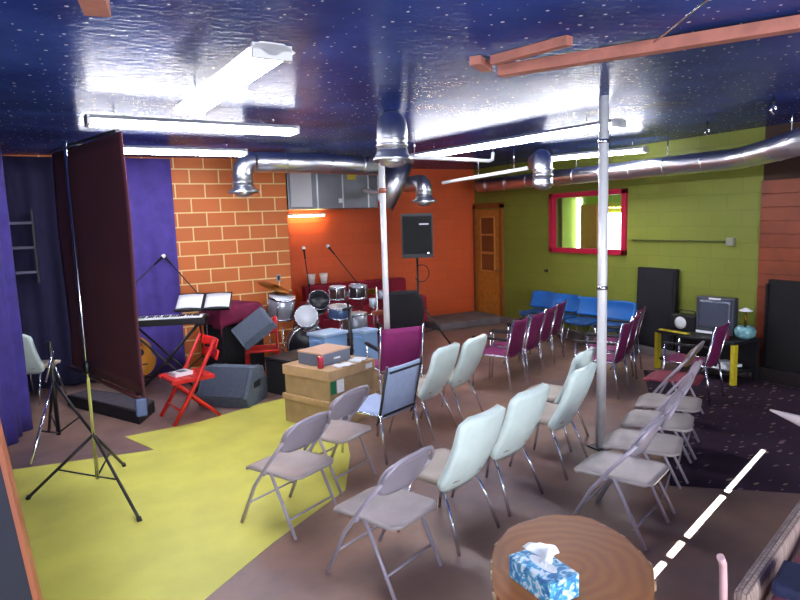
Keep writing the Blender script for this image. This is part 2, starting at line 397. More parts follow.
drop('large jar-shaped duct outlet hanging by the middle pole', 2.53, 4.83, 2.545, .44, .13, (.5, .87), .5, 1.25)
drop('duct outlet dropping just above the black loudspeaker', 4.72, 8.05, 2.28, .42, .12, (.1, .99), .5)
drop('duct outlet hanging before the green wall left of the red window', 5.49, 6.33, 2.42, .48, .125, (.55, .83), .5, 1.08)
duct('long round duct along the green wall that elbows out over the room', [(6.9, 9.7, 2.62), (6.9, 8, 2.62), (6.9, 6.4, 2.62), (6.9, 4.75, 2.62), (6.82, 4.5, 2.62), (6.4, 3.95, 2.62), (5.6, 3.05, 2.62)], .12)
t = thing('duct_boot', 'tapered sheet metal duct boot behind the middle pole', 'air duct', (4.3, 8.45, 2.2))
MB().tube([(.25, 0, .7), (.12, 0, .35), (.0, 0, .02)], [.2, .17, .1], 20).build('boot_shell', galv, t)
MB().lathe([(.2, .68), (.22, .69), (.22, .72), (.2, .73)], Matrix.Translation((.25, 0, 0))).build('collar', galv, t)
t = thing('furnace', 'sheet metal furnace plenum hung on the red wall', 'furnace', (4.2, 10.1, 2.25))
MB().box((-.2, 0, .36), (1.6, .7, .7), bev=.01).build('cabinet', mat('dull sheet metal', '#8b8d93', .4, .8, vary=.15, vscale=3), t)
MB().box((-.78, -.36, .36), (.36, .02, .62)).build('white_panel', whitep, t)
MB().box((.12, -.356, .55), (.16, .006, .13)).build('sticker', yellowm, t)
for x in (-.5, -.05, .42): MB().box((x, -.355, .36), (.02, .02, .68)).build('seam', galv, t)
MB().box((.62, -.05, .4), (.3, .5, .55), bev=.01).build('transition', galv, t)
for x in (-.9, .5): MB().tube([(x, 0, .7), (x, 0, CZ - 2.25)], .01).build('hanger', chrome, t)
for (x, z) in ((-.1, .14), (.66, .1)): MB().box((x, -.36, z), (.06, .02, .07)).build('switch_box', whitep, t)
t = thing('work_light', 'small warm tube lamp glowing on the red wall under the furnace', 'lamp', (3.75, 10.42, 2.16))
MB().box((0, .02, .03), (.7, .06, .03)).build('housing', whitep, t); MB().tube([(-.32, .02, .0), (.32, .02, .0)], .014).build('tube', mat('warm tube', '#ffdf9a', .3, emit=40), t)
MB().tube([(-.3, .02, .04), (-.3, .02, .1)], .006).build('hanger', chrome, t); MB().tube([(.3, .02, .04), (.3, .02, .1)], .006).build('hanger', chrome, t)
t = thing('flex_pipe', 'white flexible pipe curling from the furnace toward the middle pole', 'pipe', (4.75, 9.2, 2.6))
MB().tube([(-.35, .3, -.05), (-.2, .1, -.1), (.0, 0, -.08), (.2, 0, .0), (.3, 0, .12), (.34, 0, .4)], .04, 10).build('pipe', whitep, t)
def pipe(label, pts, r, m, cat='pipe', hang=()):
    p0 = Vector(pts[0])
    if not hang: return tag(MB().tube([Vector(p) - p0 for p in pts], r, 10).build('metal_wire', m, None, p0), label, cat)
    t = thing('metal_pipe', label, cat, p0)
    MB().tube([Vector(p) - p0 for p in pts], r, 10).build('pipe_run', m, t)
    for x, y, z in hang:
        q = Vector((x, y, z)) - p0; MB().tube([q, (q.x, q.y, CZ - p0.z)], .006).build('hanger', chrome, t)
    return t
pipe('thin white pipe with an upturned elbow near the duct outlets', [(3.1, 6.0, 2.72), (4.9, 6.68, 2.76), (4.97, 6.7, 2.78), (4.99, 6.71, 2.87)], .022, whitep, 'pipe', ((3.5, 6.15, 2.74), (4.99, 6.71, 2.86)))
pipe('white pipe joining the two duct outlets before the green wall', [(4.86, 7.75, 2.55), (5.1, 7.2, 2.6), (5.4, 6.52, 2.66)], .025, whitep, 'pipe', ((5.1, 7.2, 2.6), (5.32, 6.7, 2.65)))
# foil poles
t = thing('support_pole', 'foil wrapped pole standing between the white and beige chairs', 'pole', (4.0, 3.86, 0))
MB().tube([(0, 0, .01), (0, 0, CZ)], .04, 16).build('pole', foil, t)
for z in (2.62, 1.4): MB().lathe([(.041, z), (.045, z + .005), (.045, z + .03), (.041, z + .035)]).build('joint_band', chrome, t)
MB().box((0, 0, .006), (.16, .16, .012)).build('base_plate', blackm, t)
t = thing('support_pole', 'foil wrapped pole behind the magenta chair beside the drum kit', 'pole', (3.22, 6.42, 0))
MB().tube([(0, 0, .01), (0, 0, CZ)], .035, 16).build('pole', foil, t)
MB().lathe([(.037, 2.35), (.042, 2.355), (.042, 2.4), (.037, 2.405)]).build('joint_band', mat('rusty band', '#9a5a44', .5, .6), t)
MB().box((0, 0, .006), (.16, .16, .012)).build('base_plate', blackm, t)
# boards on the ceiling
def board(label, a, b, wd, th):
    a, b = Vector(a), Vector(b); c = (a + b)/2
    o = MB().box((0, 0, 0), ((b - a).length, wd, th), bev=.003).build('wooden_board', pine, None, c, (0, 0, math.atan2(b.y - a.y, b.x - a.x)))
    return tag(o, label, 'board')
board('long reddish pine board fixed under the blue ceiling', (2.5, 3.28, 2.95), (3.4, 1.74, 2.95), .085, .065)
board('thin pine strip nailed along the side of the long ceiling board', (2.62, 3.26, 2.96), (3.5, 1.74, 2.96), .035, .035)
board('short pine board on the ceiling beside the long board', (2.33, 3.12, 2.965), (2.46, 2.62, 2.965), .06, .05)
board('short crosswise pine block at the end of the long ceiling board', (2.22, 3.15, 2.965), (2.4, 3.28, 2.965), .07, .05)
board('broken pine block hanging at the dark upper corner above the stage', (.12, 2.45, 2.955), (.2, 2.95, 2.955), .1, .08)
pipe('thin wire stretched under the ceiling from the pine board', [(2.88, 2.43, 2.95), (2.5, 1.8, 2.95)], .006, chrome, 'wire')
for lab, x, y in (('hanging eye hook above the green wall duct, nearer the pole', 6.35, 4.62), ('hanging eye hook above the duct elbow', 5.55, 3.4)):
    t = thing('eye_hook', lab, 'hook', (x, y, 2.87), 0, 'eye hooks in the ceiling')
    MB().tube([(0, 0, .06), (0, 0, .13)], .012).build('shank', blackm, t); MB().tube(arc((0, 0, .03), .035, 90, 420, 12), .01).build('ring', chrome, t)

# ------------------------------------------------------------------ curtains and the screen
def curtain(label, a, b, z0, z1, m, pleat=.12, amp=.05):
    a, b = Vector(a), Vector(b); d = (b - a); L = d.length; d.normalize(); n = Vector((-d.y, d.x))
    k = max(12, int(L / pleat * 8))
    def fn(u, v):
        s = u * L; w = amp * (math.sin(2*PI*s/pleat) * .6 + .4 * math.sin(2*PI*s/(pleat*2.7) + 1)) * (.6 + .4 * (1 - v))
        return (d.x * s + n.x * w, d.y * s + n.y * w, v * (z1 - z0))
    o = MB().sheet(fn, k, 10, .008).build('stage_curtain', m, None, (a.x, a.y, z0)); return tag(o, label, 'curtain')
curtain('bright purple curtain hanging beside the orange block wall', (.3, 9.15), (1.36, 9.15), .02, 2.97, purp, .3, .06)
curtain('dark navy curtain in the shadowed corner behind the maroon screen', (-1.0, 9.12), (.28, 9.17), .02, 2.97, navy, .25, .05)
curtain('purple curtain hanging by the orange jamb at the dark side of the stage', (-.72, 6.6), (-.48, 7.4), .02, 2.97, mat('shaded purple curtain cloth', '#3a2f80', .85, vary=.25, vscale=6), .2, .05)  # same purple cloth, darkened because it hangs in shadow
t = thing('wall_shelf', 'dark shelves in the shadow behind the maroon screen', 'shelf', (-.62, 8.93, 1.55))
for z in (0, .3, .6): MB().box((.12, 0, z), (.34, .16, .03)).build('shelf_board', mat('grey shelf', '#4a4a60', .5), t)
for y in (-.06, .29): MB().box((y, 0, .31), (.02, .17, .9)).build('side_panel', blackp, t)

t = thing('projection_screen', 'tall maroon fabric screen on a chrome tripod at the stage edge', 'screen', (.09, 5.3, 0))
ux, uy = .28, -.96; hl = .93; hb = .55
def scr(u, v):
    s = -hb + u * (hl + hb); b = .008 * math.sin(u * 9) * (1 - v) + .006 * math.sin(v * 7 + u * 3)
    return (ux * s + .96 * (b + .03), uy * s + .28 * (b + .03), .92 + v * 1.74)
MB().sheet(scr, 24, 20, .006).build('fabric', screenm, t)
MB().tube([(ux * -hb, uy * -hb, 2.665), (ux * hl, uy * hl, 2.665)], .012).build('top_rail', blackm, t)
MB().tube([(ux * -hb, uy * -hb, .915), (ux * hl, uy * hl, .915)], .014).build('bottom_rail', mat('dull maroon rail', '#4a1b20', .6), t)
MB().tube([(-.03, -.01, .1), (-.03, -.01, 2.7)], .014, 12).build('pole', chrome, t)
MB().lathe([(.02, .95), (.028, .96), (.028, 1.04), (.02, 1.05)], Matrix.Translation((-.03, -.01, 0))).build('collar', blackm, t)
MB().box((ux * hl, uy * hl, .86), (.07, .05, .12), bev=.01).build('rail_bracket', mat('blue grey bracket', '#48597c', .4), t)
for x, y in ((-.52, .11), (.2, -.75), (.19, .43)):
    g = MB().tube([(-.03, -.01, .46), (x, y, .012)], .012).build('leg', blackm, t)
    MB().tube([(x * .97, y * .97, .03), (x, y, .005)], .017).build('rubber_foot', blackp, g)
    MB().tube([(-.03, -.01, .12), (x * .55 - .02, y * .55, .215)], .007).build('brace', blackm, t)
t = thing('tripod_stand', 'dark tripod stand in the shadow behind the maroon screen', 'stand', (-.22, 6.75, 0))
MB().tube([(0, 0, .08), (0, 0, 1.0)], .02).build('pole', blackm, t); MB().tube([(.02, 0, .9), (-.06, -.04, .62)], .012).build('clamp_arm', chrome, t)
for i, (x, y) in enumerate(((-.22, -.55), (.32, -.1), (-.1, .4))):
    MB().tube([(0, 0, .62), (x, y, .01)], .014).build('leg', chrome if i == 0 else blackm, t); MB().tube([(0, 0, .1), (x * .6, y * .6, .24)], .008).build('brace', blackm, t)

# ------------------------------------------------------------------ chairs
def rrect(hw, h, r):            # half width of a rounded rectangle along its height (0..h)
    def w(z):
        e = min(z, h - z)
        return hw if e >= r else hw - r + math.sqrt(max(0, r * r - (r - e) ** 2))
    return w
def folding_chair():
    t = thing('folding_chair', 'x', 'chair', group='beige folding chairs')
    # curved metal back panel, leaning back, and pan seat
    w = rrect(.215, .21, .085)
    def back(u, v):
        z = .555 + v * .21; x = (u * 2 - 1) * max(w(v * .21), .12) ; s = (z - .2) / .57
        return (x, .02 - s * .275 - .045 * (1 - (x / .22) ** 2) + .03, z)
    MB().sheet(back, 14, 10, .012).build('backrest', foldm, t)
    ws = rrect(.208, .51, .06)
    def seat(u, v):
        y = -.28 + v * .51; x = (u * 2 - 1) * max(ws(v * .51), .14); e = max(abs(u - .5), abs(v - .5)) * 2
        return (x, y, .412 - .016 * (1 - e ** 2) - (.03 * max(0, v - .85) / .15))
    MB().sheet(seat, 14, 14, .02).build('seat', foldseat, t)
    for s in (-1, 1):      # front leg runs on upward beside the back panel
        MB().tube([(s*.232, .235, .012), (s*.228, .09, .3), (s*.222, -.03, .46), (s*.218, -.2, .66)], .0125).build('leg', foldm, t)
        MB().tube([(s*.213, -.06, .42), (s*.214, -.17, .2), (s*.215, -.262, .012)], .0115).build('leg', foldm, t)
        MB().lathe([(.012, -.014), (.02, -.01), (.02, .01), (.012, .014)], Matrix.Translation((s*.219, .0, .41)) @ Matrix.Rotation(PI/2, 4, 'Y'), 12).build('hinge', foldm, t)
    p = [(-.218, -.2, .66), (-.2, -.232, .715), (-.15, -.257, .762), (-.06, -.268, .776), (.06, -.268, .776), (.15, -.257, .762), (.2, -.232, .715), (.218, -.2, .66)]
    MB().tube(p, .0125).build('back_frame', foldm, t)
    MB().tube([(-.214, -.19, .12), (.214, -.19, .12)], .008).build('stretcher', foldm, t)
    MB().tube([(-.226, .17, .16), (.226, .17, .16)], .008).build('stretcher', foldm, t)
    return t
def padded_chair(bm_=aqua, sm_=cream, label='x', grp='pale aqua padded chairs', zb=.365, hb=.5, bw=.24, cr=.075, ln=.21):
    t = thing('stacking_chair', label, 'chair', group=grp)
    w = rrect(bw, hb, cr)
    def back(u, v):
        z = zb + v * hb; x = (u * 2 - 1) * max(w(v * hb), .12)
        return (x, -.135 - ln * v - .03 * math.sin(v * PI) + .03 * (x / .22) ** 2, z)
    MB().sheet(back, 14, 14, .045).build('backrest', bm_, t)
    ws = rrect(.22, .43, .08)
    def seat(u, v):
        y = -.19 + v * .43; x = (u * 2 - 1) * max(ws(v * .43), .14)
        return (x, y, .445 - .03 * max(0, v - .8) / .2 - .012 * math.sin(v * PI))
    MB().sheet(seat, 12, 12, .045).build('seat', sm_, t)
    for s in (-1, 1):
        MB().tube([(s*.17, -.1, .41), (s*.2, -.2, .2), (s*.225, -.27, .005)], .011).build('leg', chrome, t)
        MB().tube([(s*.17, .13, .41), (s*.2, .18, .2), (s*.225, .225, .005)], .011).build('leg', chrome, t)
        MB().tube([(s*.17, -.1, .405), (s*.17, .13, .405)], .011).build('seat_rail', chrome, t)
    MB().tube([(-.17, -.1, .405), (.17, -.1, .405)], .01).build('stretcher', chrome, t)
    return t
def sling_chair(cm, label='x', grp='maroon sling chairs', piping=None, arms=True):
    t = thing('sling_chair', label, 'chair', group=grp)
    def back(u, v):
        x = (u * 2 - 1) * .225
        return (x, -.19 - .1 * v - .015 * math.sin(u * PI), .38 + v * .45)
    bk = MB().sheet(back, 8, 8, .014).build('backrest', cm, t)
    if piping:
        for v in (.08, .92): MB().box((0, -.2 - .1 * v - .02, .38 + v * .45), (.45, .01, .016), rx=.2).build('piping', piping, bk)
    MB().sheet(lambda u, v: ((u * 2 - 1) * .225, -.2 + v * .44, .43 - .02 * math.sin(v * PI)), 8, 8, .014).build('seat', cm, t)
    fm = piping or chrome
    for s in (-1, 1):
        MB().tube([(s*.24, -.165, .33), (s*.24, -.19, .38), (s*.24, -.297, .85)], .012).build('back_post', fm, t)
        MB().tube([(s*.24, -.2, .42), (s*.245, -.26, .005)], .012).build('leg', chrome, t)
        MB().tube([(s*.24, .22, .6 if arms else .42), (s*.245, .25, .005)], .012).build('leg', chrome, t)
        MB().tube([(s*.24, -.2, .41), (s*.24, .23, .41)], .011).build('seat_rail', chrome, t)
        if arms:
            MB().box((s*.25, .01, .62), (.04, .46, .025), bev=.008).build('armrest', blackp, t)
    MB().tube([(-.24, -.2, .4), (.24, -.2, .4)], .01).build('stretcher', chrome, t)
    return t
A = folding_chair()
place(A, (1.49, 3.12, 0), 23, 'beige folding chair nearest the camera, at the near end of the middle row')
dup(A, (1.22, 4.04, 0), 27, 'beige folding chair standing partly on the yellow floor paint')
dup(A, (1.73, 4.5, 0), 28, 'beige folding chair just in front of the stacked cardboard boxes')
dup(A, (3.04, 2.79, 0), 22, 'beige folding chair behind the round table, nearest of the beige row by the carpet')
dup(A, (3.52, 3.03, 0), 33, 'second beige folding chair in the row by the carpet, counted from the table')
dup(A, (4.0, 3.3, 0), 34, 'third beige folding chair in the row by the carpet, counted from the table')
dup(A, (4.46, 3.57, 0), 33, 'last beige folding chair of the row by the carpet, farthest from the table')
B = padded_chair()
place(B, (2.06, 3.34, 0), 21, 'pale aqua padded chair right beside the nearest beige folding chair')
dup(B, (2.64, 3.58, 0), 20, 'pale aqua padded chair second along from the nearest folding chair in the middle row')
dup(B, (3.36, 3.83, 0), 24, 'pale aqua padded chair in the middle row closest to the foil pole')
dup(B, (3.78, 4.25, 0), 27, 'pale aqua padded chair at the far end of the middle row behind the foil pole')
dup(B, (2.91, 5.14, 0), 30, 'pale aqua padded chair next to the pale blue mesh chair')
dup(B, (3.38, 5.34, 0), 29, 'pale aqua padded chair at the far end of the row beside the magenta chair')
C = sling_chair(skyv, 'pale blue mesh chair with black frame beside the cardboard boxes', 'sling chairs', blackm, False)
C.location = (2.34, 4.86, 0); C.rotation_euler.z = math.radians(24)
D = sling_chair(maroon)
place(D, (4.53, 6.02, 0), 26, 'maroon sling armchair at the near end of the row of four')
dup(D, (4.98, 6.24, 0), 27, 'maroon sling armchair second in the row of four from the aqua chairs')
dup(D, (5.42, 6.51, 0), 30, 'maroon sling armchair third in the row of four from the aqua chairs')
dup(D, (5.87, 6.8, 0), 31, 'maroon sling armchair at the far end of the row of four near the blue chairs')
dup(D, (5.3, 5.12, 0), 27, 'maroon sling armchair just behind the foil pole, nearest of three')
dup(D, (5.75, 5.4, 0), 28, 'maroon sling armchair in the middle of three beyond the foil pole')
dup(D, (6.2, 5.72, 0), 28, 'maroon sling armchair in front of the black panel, farthest of three')
dup(D, (5.95, 4.42, .004), 18, 'maroon sling armchair standing before the low black media table')
for q in [o for o in bpy.data.objects if o.parent is None and o.get('group') == 'maroon sling chairs']: q.scale = (.88, 1, 1)
E1 = sling_chair(magenta, 'magenta sling chair with a wide straight back beside the drum kit', 'sling chairs', None, True)
E1.scale = (1, 1, 1.1); E1.location = (3.1, 6.03, 0); E1.rotation_euler.z = math.radians(-8)
t = dup(A, (5.2, 4.1, 0), 25, 'tan wooden backed folding chair between the beige row and the media table')
for c in t.children:
    if c.name.split('.')[0] == 'backrest': c.data = c.data.copy(); c.data.materials[0] = mat('tan ply', '#8f7450', .5, vary=.2)
    if c.name.split('.')[0] == 'seat': c.data = c.data.copy(); c.data.materials[0] = mat('dark red seat pad', '#7a1d38', .6)
F = padded_chair(bluep, mat('dark blue seat', '#1f4f86', .5), grp='bright blue chairs by the green wall', zb=.5, hb=.27, bw=.25, cr=.04, ln=.08)
for s in (-1, 1): MB().tube([(s*.19, -.1, .41), (s*.19, -.17, .46), (s*.19, -.2, .6)], .012).build('back_post', chrome, F)
for i, (y, lab) in enumerate(((8.05, 'bright blue chair by the green wall, nearest the wooden door'), (7.5, 'bright blue chair by the green wall, second from the wooden door'), (6.95, 'bright blue chair by the green wall, partly behind the foil pole'), (6.4, 'bright blue chair by the green wall beside the tall black panel'))):
    if i == 0: place(F, (6.85, y, 0), 98, lab)
    else: dup(F, (6.85, y, 0), 98, lab)
dup(B, (-.47, 8.7, 0), -35, 'white plastic chair in the dark corner behind the maroon screen')
def red_chair(label, loc, rz):
    t = thing('folding_wood_chair', label, 'chair', loc, rz, 'red wooden folding chairs')
    s = MB()
    for k in range(4): s.box((0, -.16 + k * .105, .45), (.42, .095, .022), bev=.005)
    s.build('seat', redw, t)
    s = MB()
    for z in (.6, .72): s.sheet(lambda u, v: ((u*2-1)*.2, -.235 - .03 * math.sin(u*PI) - .03*v, z + v * .09), 8, 3, .018)
    s.build('backrest', redw, t)
    for sx in (-1, 1):
        MB().tube([(sx*.2, .22, .012), (sx*.2, -.02, .4), (sx*.2, -.24, .83)], [.02, .02, .017], 6).build('leg', redw, t)
        MB().tube([(sx*.175, -.24, .012), (sx*.175, .17, .44)], .019, 6).build('leg', redw, t)
        MB().box((sx*.19, 0, .435), (.022, .42, .03)).build('seat_rail', redw, t)
    MB().tube([(-.2, .14, .14), (.2, .14, .14)], .012, 6).build('stretcher', redw, t); MB().tube([(-.175, -.17, .1), (.175, -.17, .1)], .012, 6).build('stretcher', redw, t)
    return t
red_chair('red wooden folding chair with a white book on its seat', (1.02, 6.86, 0), 100).scale = (1.08, 1.08, 1.04)
red_chair('red wooden folding chair carrying a tipped grey monitor speaker', (2.12, 7.85, 0), 165)
t = thing('book', 'small white book lying on the red chair seat', 'book', (.96, 6.84, .482), 20)
MB().box((0, 0, .018), (.2, .15, .034), bev=.003).build('page_block', paper, t); MB().box((0, 0, .037), (.21, .16, .005)).build('cover', whitep, t); MB().box((.01, 0, .041), (.08, .1, .003)).build('cover_picture', mat('grey print', '#5d5a66', .6), t)

# ------------------------------------------------------------------ stage gear
t = thing('stage_riser', 'low black platform at the stage edge behind the screen tripod', 'riser', (0, 0, 0))
MB().prism([(.52, 6.9), (.72, 7.3), (.5, 7.75), (.1, 8.3), (-.14, 8.15)], .0, .13).build('deck', mat('dark platform', '#1d1b22', .6, vary=.2), t)
MB().prism([(.52, 6.94), (.7, 7.3), (.48, 7.73), (.1, 8.26), (-.11, 8.14)], .13, .137).build('deck_carpet', mat('dark grey carpet', '#4d4850', .9, vary=.3, vscale=12), t)
def wedge(label, loc, rz, tilt=(0, 0)):
    t = thing('monitor_speaker', label, 'speaker', loc, rz, 'grey floor monitor speakers'); t.rotation_euler = (tilt[0], tilt[1], math.radians(rz))
    P = Matrix(((0, 0, 1, 0), (1, 0, 0, 0), (0, 1, 0, 0), (0, 0, 0, 1)))
    MB().prism([(-.22, 0), (.2, 0), (.24, .1), (.06, .38), (-.16, .36), (-.24, .12)], -.3, .3, P).build('cabinet', greyp, t)
    g = MB().prism([(.246, .108), (.25, .118), (.078, .385), (.066, .378)], -.26, .26, P); g.build('grille', mat('grey grille', '#475164', .6, vary=.3, vscale=60), t)
    for s in (-1, 1): MB().box((s * .302, 0, .2), (.008, .14, .06), bev=.003).build('side_handle', blackp, t)
    for s in (-.2, .2): MB().box((s, -.2, .3), (.03, .06, .1), rx=.2).build('corner_guard', mat('pale guard', '#a9b2c0', .4), t)
    return t
wedge('grey monitor speaker lying on the floor between the red chairs', (1.57, 7.2, 0), 138).scale = (1.05, 1.1, 1.12)
wedge('grey monitor speaker tipped up on the second red chair', (2.08, 7.69, .64), 168, (0, .62)).scale = (.78, .8, .8)
t = thing('equipment_case', 'low black equipment case behind the yellow floor paint', 'case', (2.38, 7.27, 0), 24)
MB().box((0, 0, .21), (.6, .45, .42), bev=.02).build('case_body', blackf, t); MB().box((0, 0, .43), (.61, .46, .03), bev=.008).build('lid', blackp, t)
for s in (-.2, .2): MB().box((s, -.23, .38), (.04, .015, .07)).build('latch', chrome, t)
# keyboard on its stand
t = thing('keyboard_stand', 'black crossed keyboard stand beside the purple curtain', 'stand', (.98, 7.93, 0), -20)
for s in (-1, 1):
    MB().tube([(-.4, s*.14, .02), (.38, s*.14, .86)], .014).build('leg', blackm, t); MB().tube([(.4, s*.14, .02), (-.38, s*.14, .86)], .014).build('leg', blackm, t)
for x in (-.38, .38): MB().tube([(x, -.18, .87), (x, .18, .87)], .014).build('support_arm', blackm, t)
for x in (-.4, .4): MB().tube([(x, -.2, .02), (x, .2, .02)], .016).build('foot_bar', blackm, t)
MB().lathe([(.02, -.17), (.03, -.16), (.03, .16), (.02, .17)], Matrix.Translation((0, 0, .44)) @ Matrix.Rotation(PI/2, 4, 'X')).build('pivot', blackp, t)
t = thing('keyboard', 'black keyboard with bright white keys on the crossed stand', 'keyboard', (.98, 7.93, .885), -20)
MB().box((0, 0, .04), (.98, .34, .08), bev=.01).build('keyboard_body', blackp, t)
k = MB()
for i in range(36): k.box((-.44 + i * .0252, -.08, .087), (.0236, .16, .016))
kw = k.build('white_keys', paper, t)
k = MB()
for i in range(35):
    if i % 7 not in (2, 6): k.box((-.4274 + i * .0252, -.045, .1), (.012, .09, .014))
k.build('black_keys', blackp, t)
MB().box((0, .09, .083), (.9, .13, .006)).build('control_panel', paper, t)
def music_stand(label, loc, rz, h, sheets):
    t = thing('music_stand', label, 'stand', loc, rz)
    MB().tube([(0, 0, .1), (0, 0, h)], .012).build('pole', blackm, t)
    for k in range(3):
        a = 2*PI*k/3; MB().tube([(0, 0, .3), (.28*math.cos(a), .28*math.sin(a), .01)], .01).build('leg', blackm, t)
    MB().box((0, -.02, h + .05), (.66, .34, .012), rx=.55).build('desk', blackp, t)
    MB().box((0, -.175, h - .03), (.66, .06, .012), rx=-.6).build('ledge', blackp, t)
    for x, w in sheets:
        o = MB().sheet(lambda u, v: (w*(u-.5), -.15 + v*.27, .012 * math.sin(u*PI) + .006), 8, 3, .003).build('sheet_music', paper, None, Vector(loc) + Matrix.Rotation(math.radians(rz), 4, 'Z') @ Vector((x, -.02, h + .062)), (.55, 0, math.radians(rz)))
        tag(o, 'open white pages resting on the ' + ('near' if x < 0 else 'far') + ' half of the music stand', 'paper', 'pages on the music stand')
    return t
music_stand('black music stand with a wide tilted desk behind the keyboard', (1.47, 8.0, 0), -22, 1.06, ((-.17, .3), (.17, .3)))
def mic_stand(label, base, h, tip, boom_back=.2, mesh=whitep):
    t = thing('microphone_stand', label, 'stand', (base[0], base[1], 0)); top = Vector((0, 0, h)); tp = Vector(tip) - Vector((base[0], base[1], 0)); d = (tp - top).normalized()
    MB().tube([(0, 0, .06), (0, 0, h)], .011).build('pole', blackm, t)
    for k in range(3):
        a = 2*PI*k/3 + .4; MB().tube([(0, 0, .25), (.3*math.cos(a), .3*math.sin(a), .008)], .009).build('leg', blackm, t)
    MB().tube([top - d * boom_back, tp], .008).build('boom', blackm, t)
    MB().lathe([(.012, -.02), (.02, -.015), (.02, .015), (.012, .02)], Matrix.Translation(top) @ Matrix.Rotation(PI/2, 4, 'X'), 10).build('clutch', blackp, t)
    m = MB().lathe([(.012, 0), (.016, .12), (.027, .14), (.027, .17), (.012, .19)], Matrix.Translation(tp) @ rot_to(d), 12).build('microphone', blackp, t)
    MB().lathe([(.026, .142), (.029, .15), (.027, .175), (.01, .193)], Matrix.Translation(tp) @ rot_to(d), 12).build('microphone_grille', mesh, m)
    return t
mic_stand('boom microphone stand rising before the purple curtain', (.6, 8.75, 0), 1.2, (1.0, 8.72, 1.56))
mic_stand('boom microphone stand in front of the orange blocks behind the music stand', (1.55, 8.85, 0), 1.12, (1.27, 9.02, 1.52), mesh=blackp)
mic_stand('short boom microphone stand straight above the drum kit', (3.22, 9.03, 0), 1.1, (3.2, 9.08, 1.5))
mic_stand('boom microphone stand slanting over the bongos', (3.92, 8.68, 0), 1.05, (3.6, 8.87, 1.55))
# guitar
t = thing('acoustic_guitar', 'honey coloured acoustic guitar leaning under the keyboard', 'guitar', (.74, 8.6, .14), 20)
out = []
for i in range(40):
    a = 2*PI*i/40; z = -math.cos(a); wv = (.19 if z < -.1 else .145 if z > .35 else .135 + .02*abs(z))
    r = .2 - .055*math.exp(-((z-.12)/.22)**2) - .05*max(0, z)
    out.append((r*math.sin(a) * (1.0 if abs(math.sin(a)) > .0 else 1), .25 + .25*z))
MT = Matrix.Rotation(-.2, 4, 'X') @ Matrix(((1, 0, 0, 0), (0, 0, -1, 0), (0, 1, 0, 0), (0, 0, 0, 1)))
MB().prism(out, -.05, .05, MT).build('body', honey, t)
MB().prism([(.045*math.cos(a*PI/10), .3 + .045*math.sin(a*PI/10)) for a in range(20)], .051, .053, MT).build('sound_hole', blackp, t)
MB().box((0, 0, 0), (.12, .02, .006)).build('bridge', blackp, t, MT @ Vector((0, .14, .054)), (PI/2 - .2, 0, 0))
MB().prism([(-.025, .38), (.025, .38), (.022, .86), (-.022, .86)], .05, .07, MT).build('neck', mat('dark neck', '#6b3c22', .4), t)
MB().prism([(-.03, .86), (.03, .86), (.04, 1.02), (-.04, 1.02)], .045, .062, MT).build('headstock', mat('head veneer', '#7b4a35', .4), t)
s = MB()
for k in (-1, 1): s.tube([(k*.12, .1, -.13), (k*.12, -.06, -.0), (k*.12, -.09, .06)], .01)
MB().tube([(-.12, .0, .0), (.12, .0, .0)], .01); 
g = thing('guitar_stand', 'black floor stand holding the acoustic guitar', 'stand', (.74, 8.6, 0), 20)
for k in (-1, 1): MB().tube([(k*.14, .16, .012), (k*.12, -.02, .11), (k*.12, -.09, .12), (k*.12, -.1, .15)], .009).build('cradle_arm', blackm, g)
MB().tube([(-.12, -.02, .11), (.12, -.02, .11)], .009).build('crossbar', blackm, g)
MB().tube([(-.14, .16, .012), (.14, .16, .012)], .009).build('foot_bar', blackm, g)
s.bm.free()
# burgundy cloth over an amplifier
t = thing('amplifier', 'tall black amplifier under the burgundy cloth', 'amplifier', (1.9, 8.4, 0), 22)
MB().box((0, 0, .45), (.66, .42, .9), bev=.02).build('cabinet', blackf, t); MB().box((0, -.215, .4), (.58, .012, .68)).build('grille', grillm, t)
MB().box((0, 0, .91), (.2, .03, .025), bev=.008).build('carry_handle', blackp, t)
def cloth(u, v):
    x = (u-.5)*.86; y = (v-.5)*.66
    ex = max(0, abs(x)-.31); ey = max(0, abs(y)-.2)
    d = math.hypot(ex, ey); z = .965 + .05*math.cos(u*3-1.2) - 1.9*min(d, .3) + .02*math.sin(9*u+5*v) - (.14*max(0, .35-u) if v < .4 else 0)
    return (math.copysign(min(abs(x), .36), x) + .01*math.sin(14*v), math.copysign(min(abs(y), .245), y) + .012*math.sin(15*u), z)
o = MB().sheet(cloth, 30, 24, .012).build('draped_cloth', burg, None, (1.9, 8.4, 0), (0, 0, math.radians(22))); tag(o, 'burgundy cloth draped over the tall black amplifier', 'cloth')

# ------------------------------------------------------------------ drum kit
def drum(t, name, c, d, r, h, shell, head=headm, hoop=chrome):
    M = Matrix.Translation(c) @ rot_to(Vector(d).normalized())
    o = MB().lathe([(r*.96, -h/2), (r, -h/2+.005), (r, h/2-.005), (r*.96, h/2)], M, 28).build(name, shell, t)
    MB().lathe([(r*.97, h/2), (r*.97, h/2+.004), (.01, h/2+.008)], M, 28).build('drum_head', head, o)
    for z in (-h/2+.012, h/2-.004):
        MB().lathe([(r*1.0, z-.012), (r*1.04, z-.012), (r*1.04, z+.012), (r*.98, z+.012), (r*.98, z+.002), (r*1.0, z)], M, 28).build('hoop', hoop, o)
    m = MB()
    for k in range(6):
        a = 2*PI*k/6; p, q = r*1.03*math.cos(a), r*1.03*math.sin(a); m.tube([M @ Vector((p, q, -h/2+.01)), M @ Vector((p, q, h/2-.01))], .006, 6)
    m.build('tension_rods', chrome, o)
    return o
K = thing('drum_kit', 'drum kit with silver and black drums on the stage', 'drum kit', (3.0, 8.35, 0))
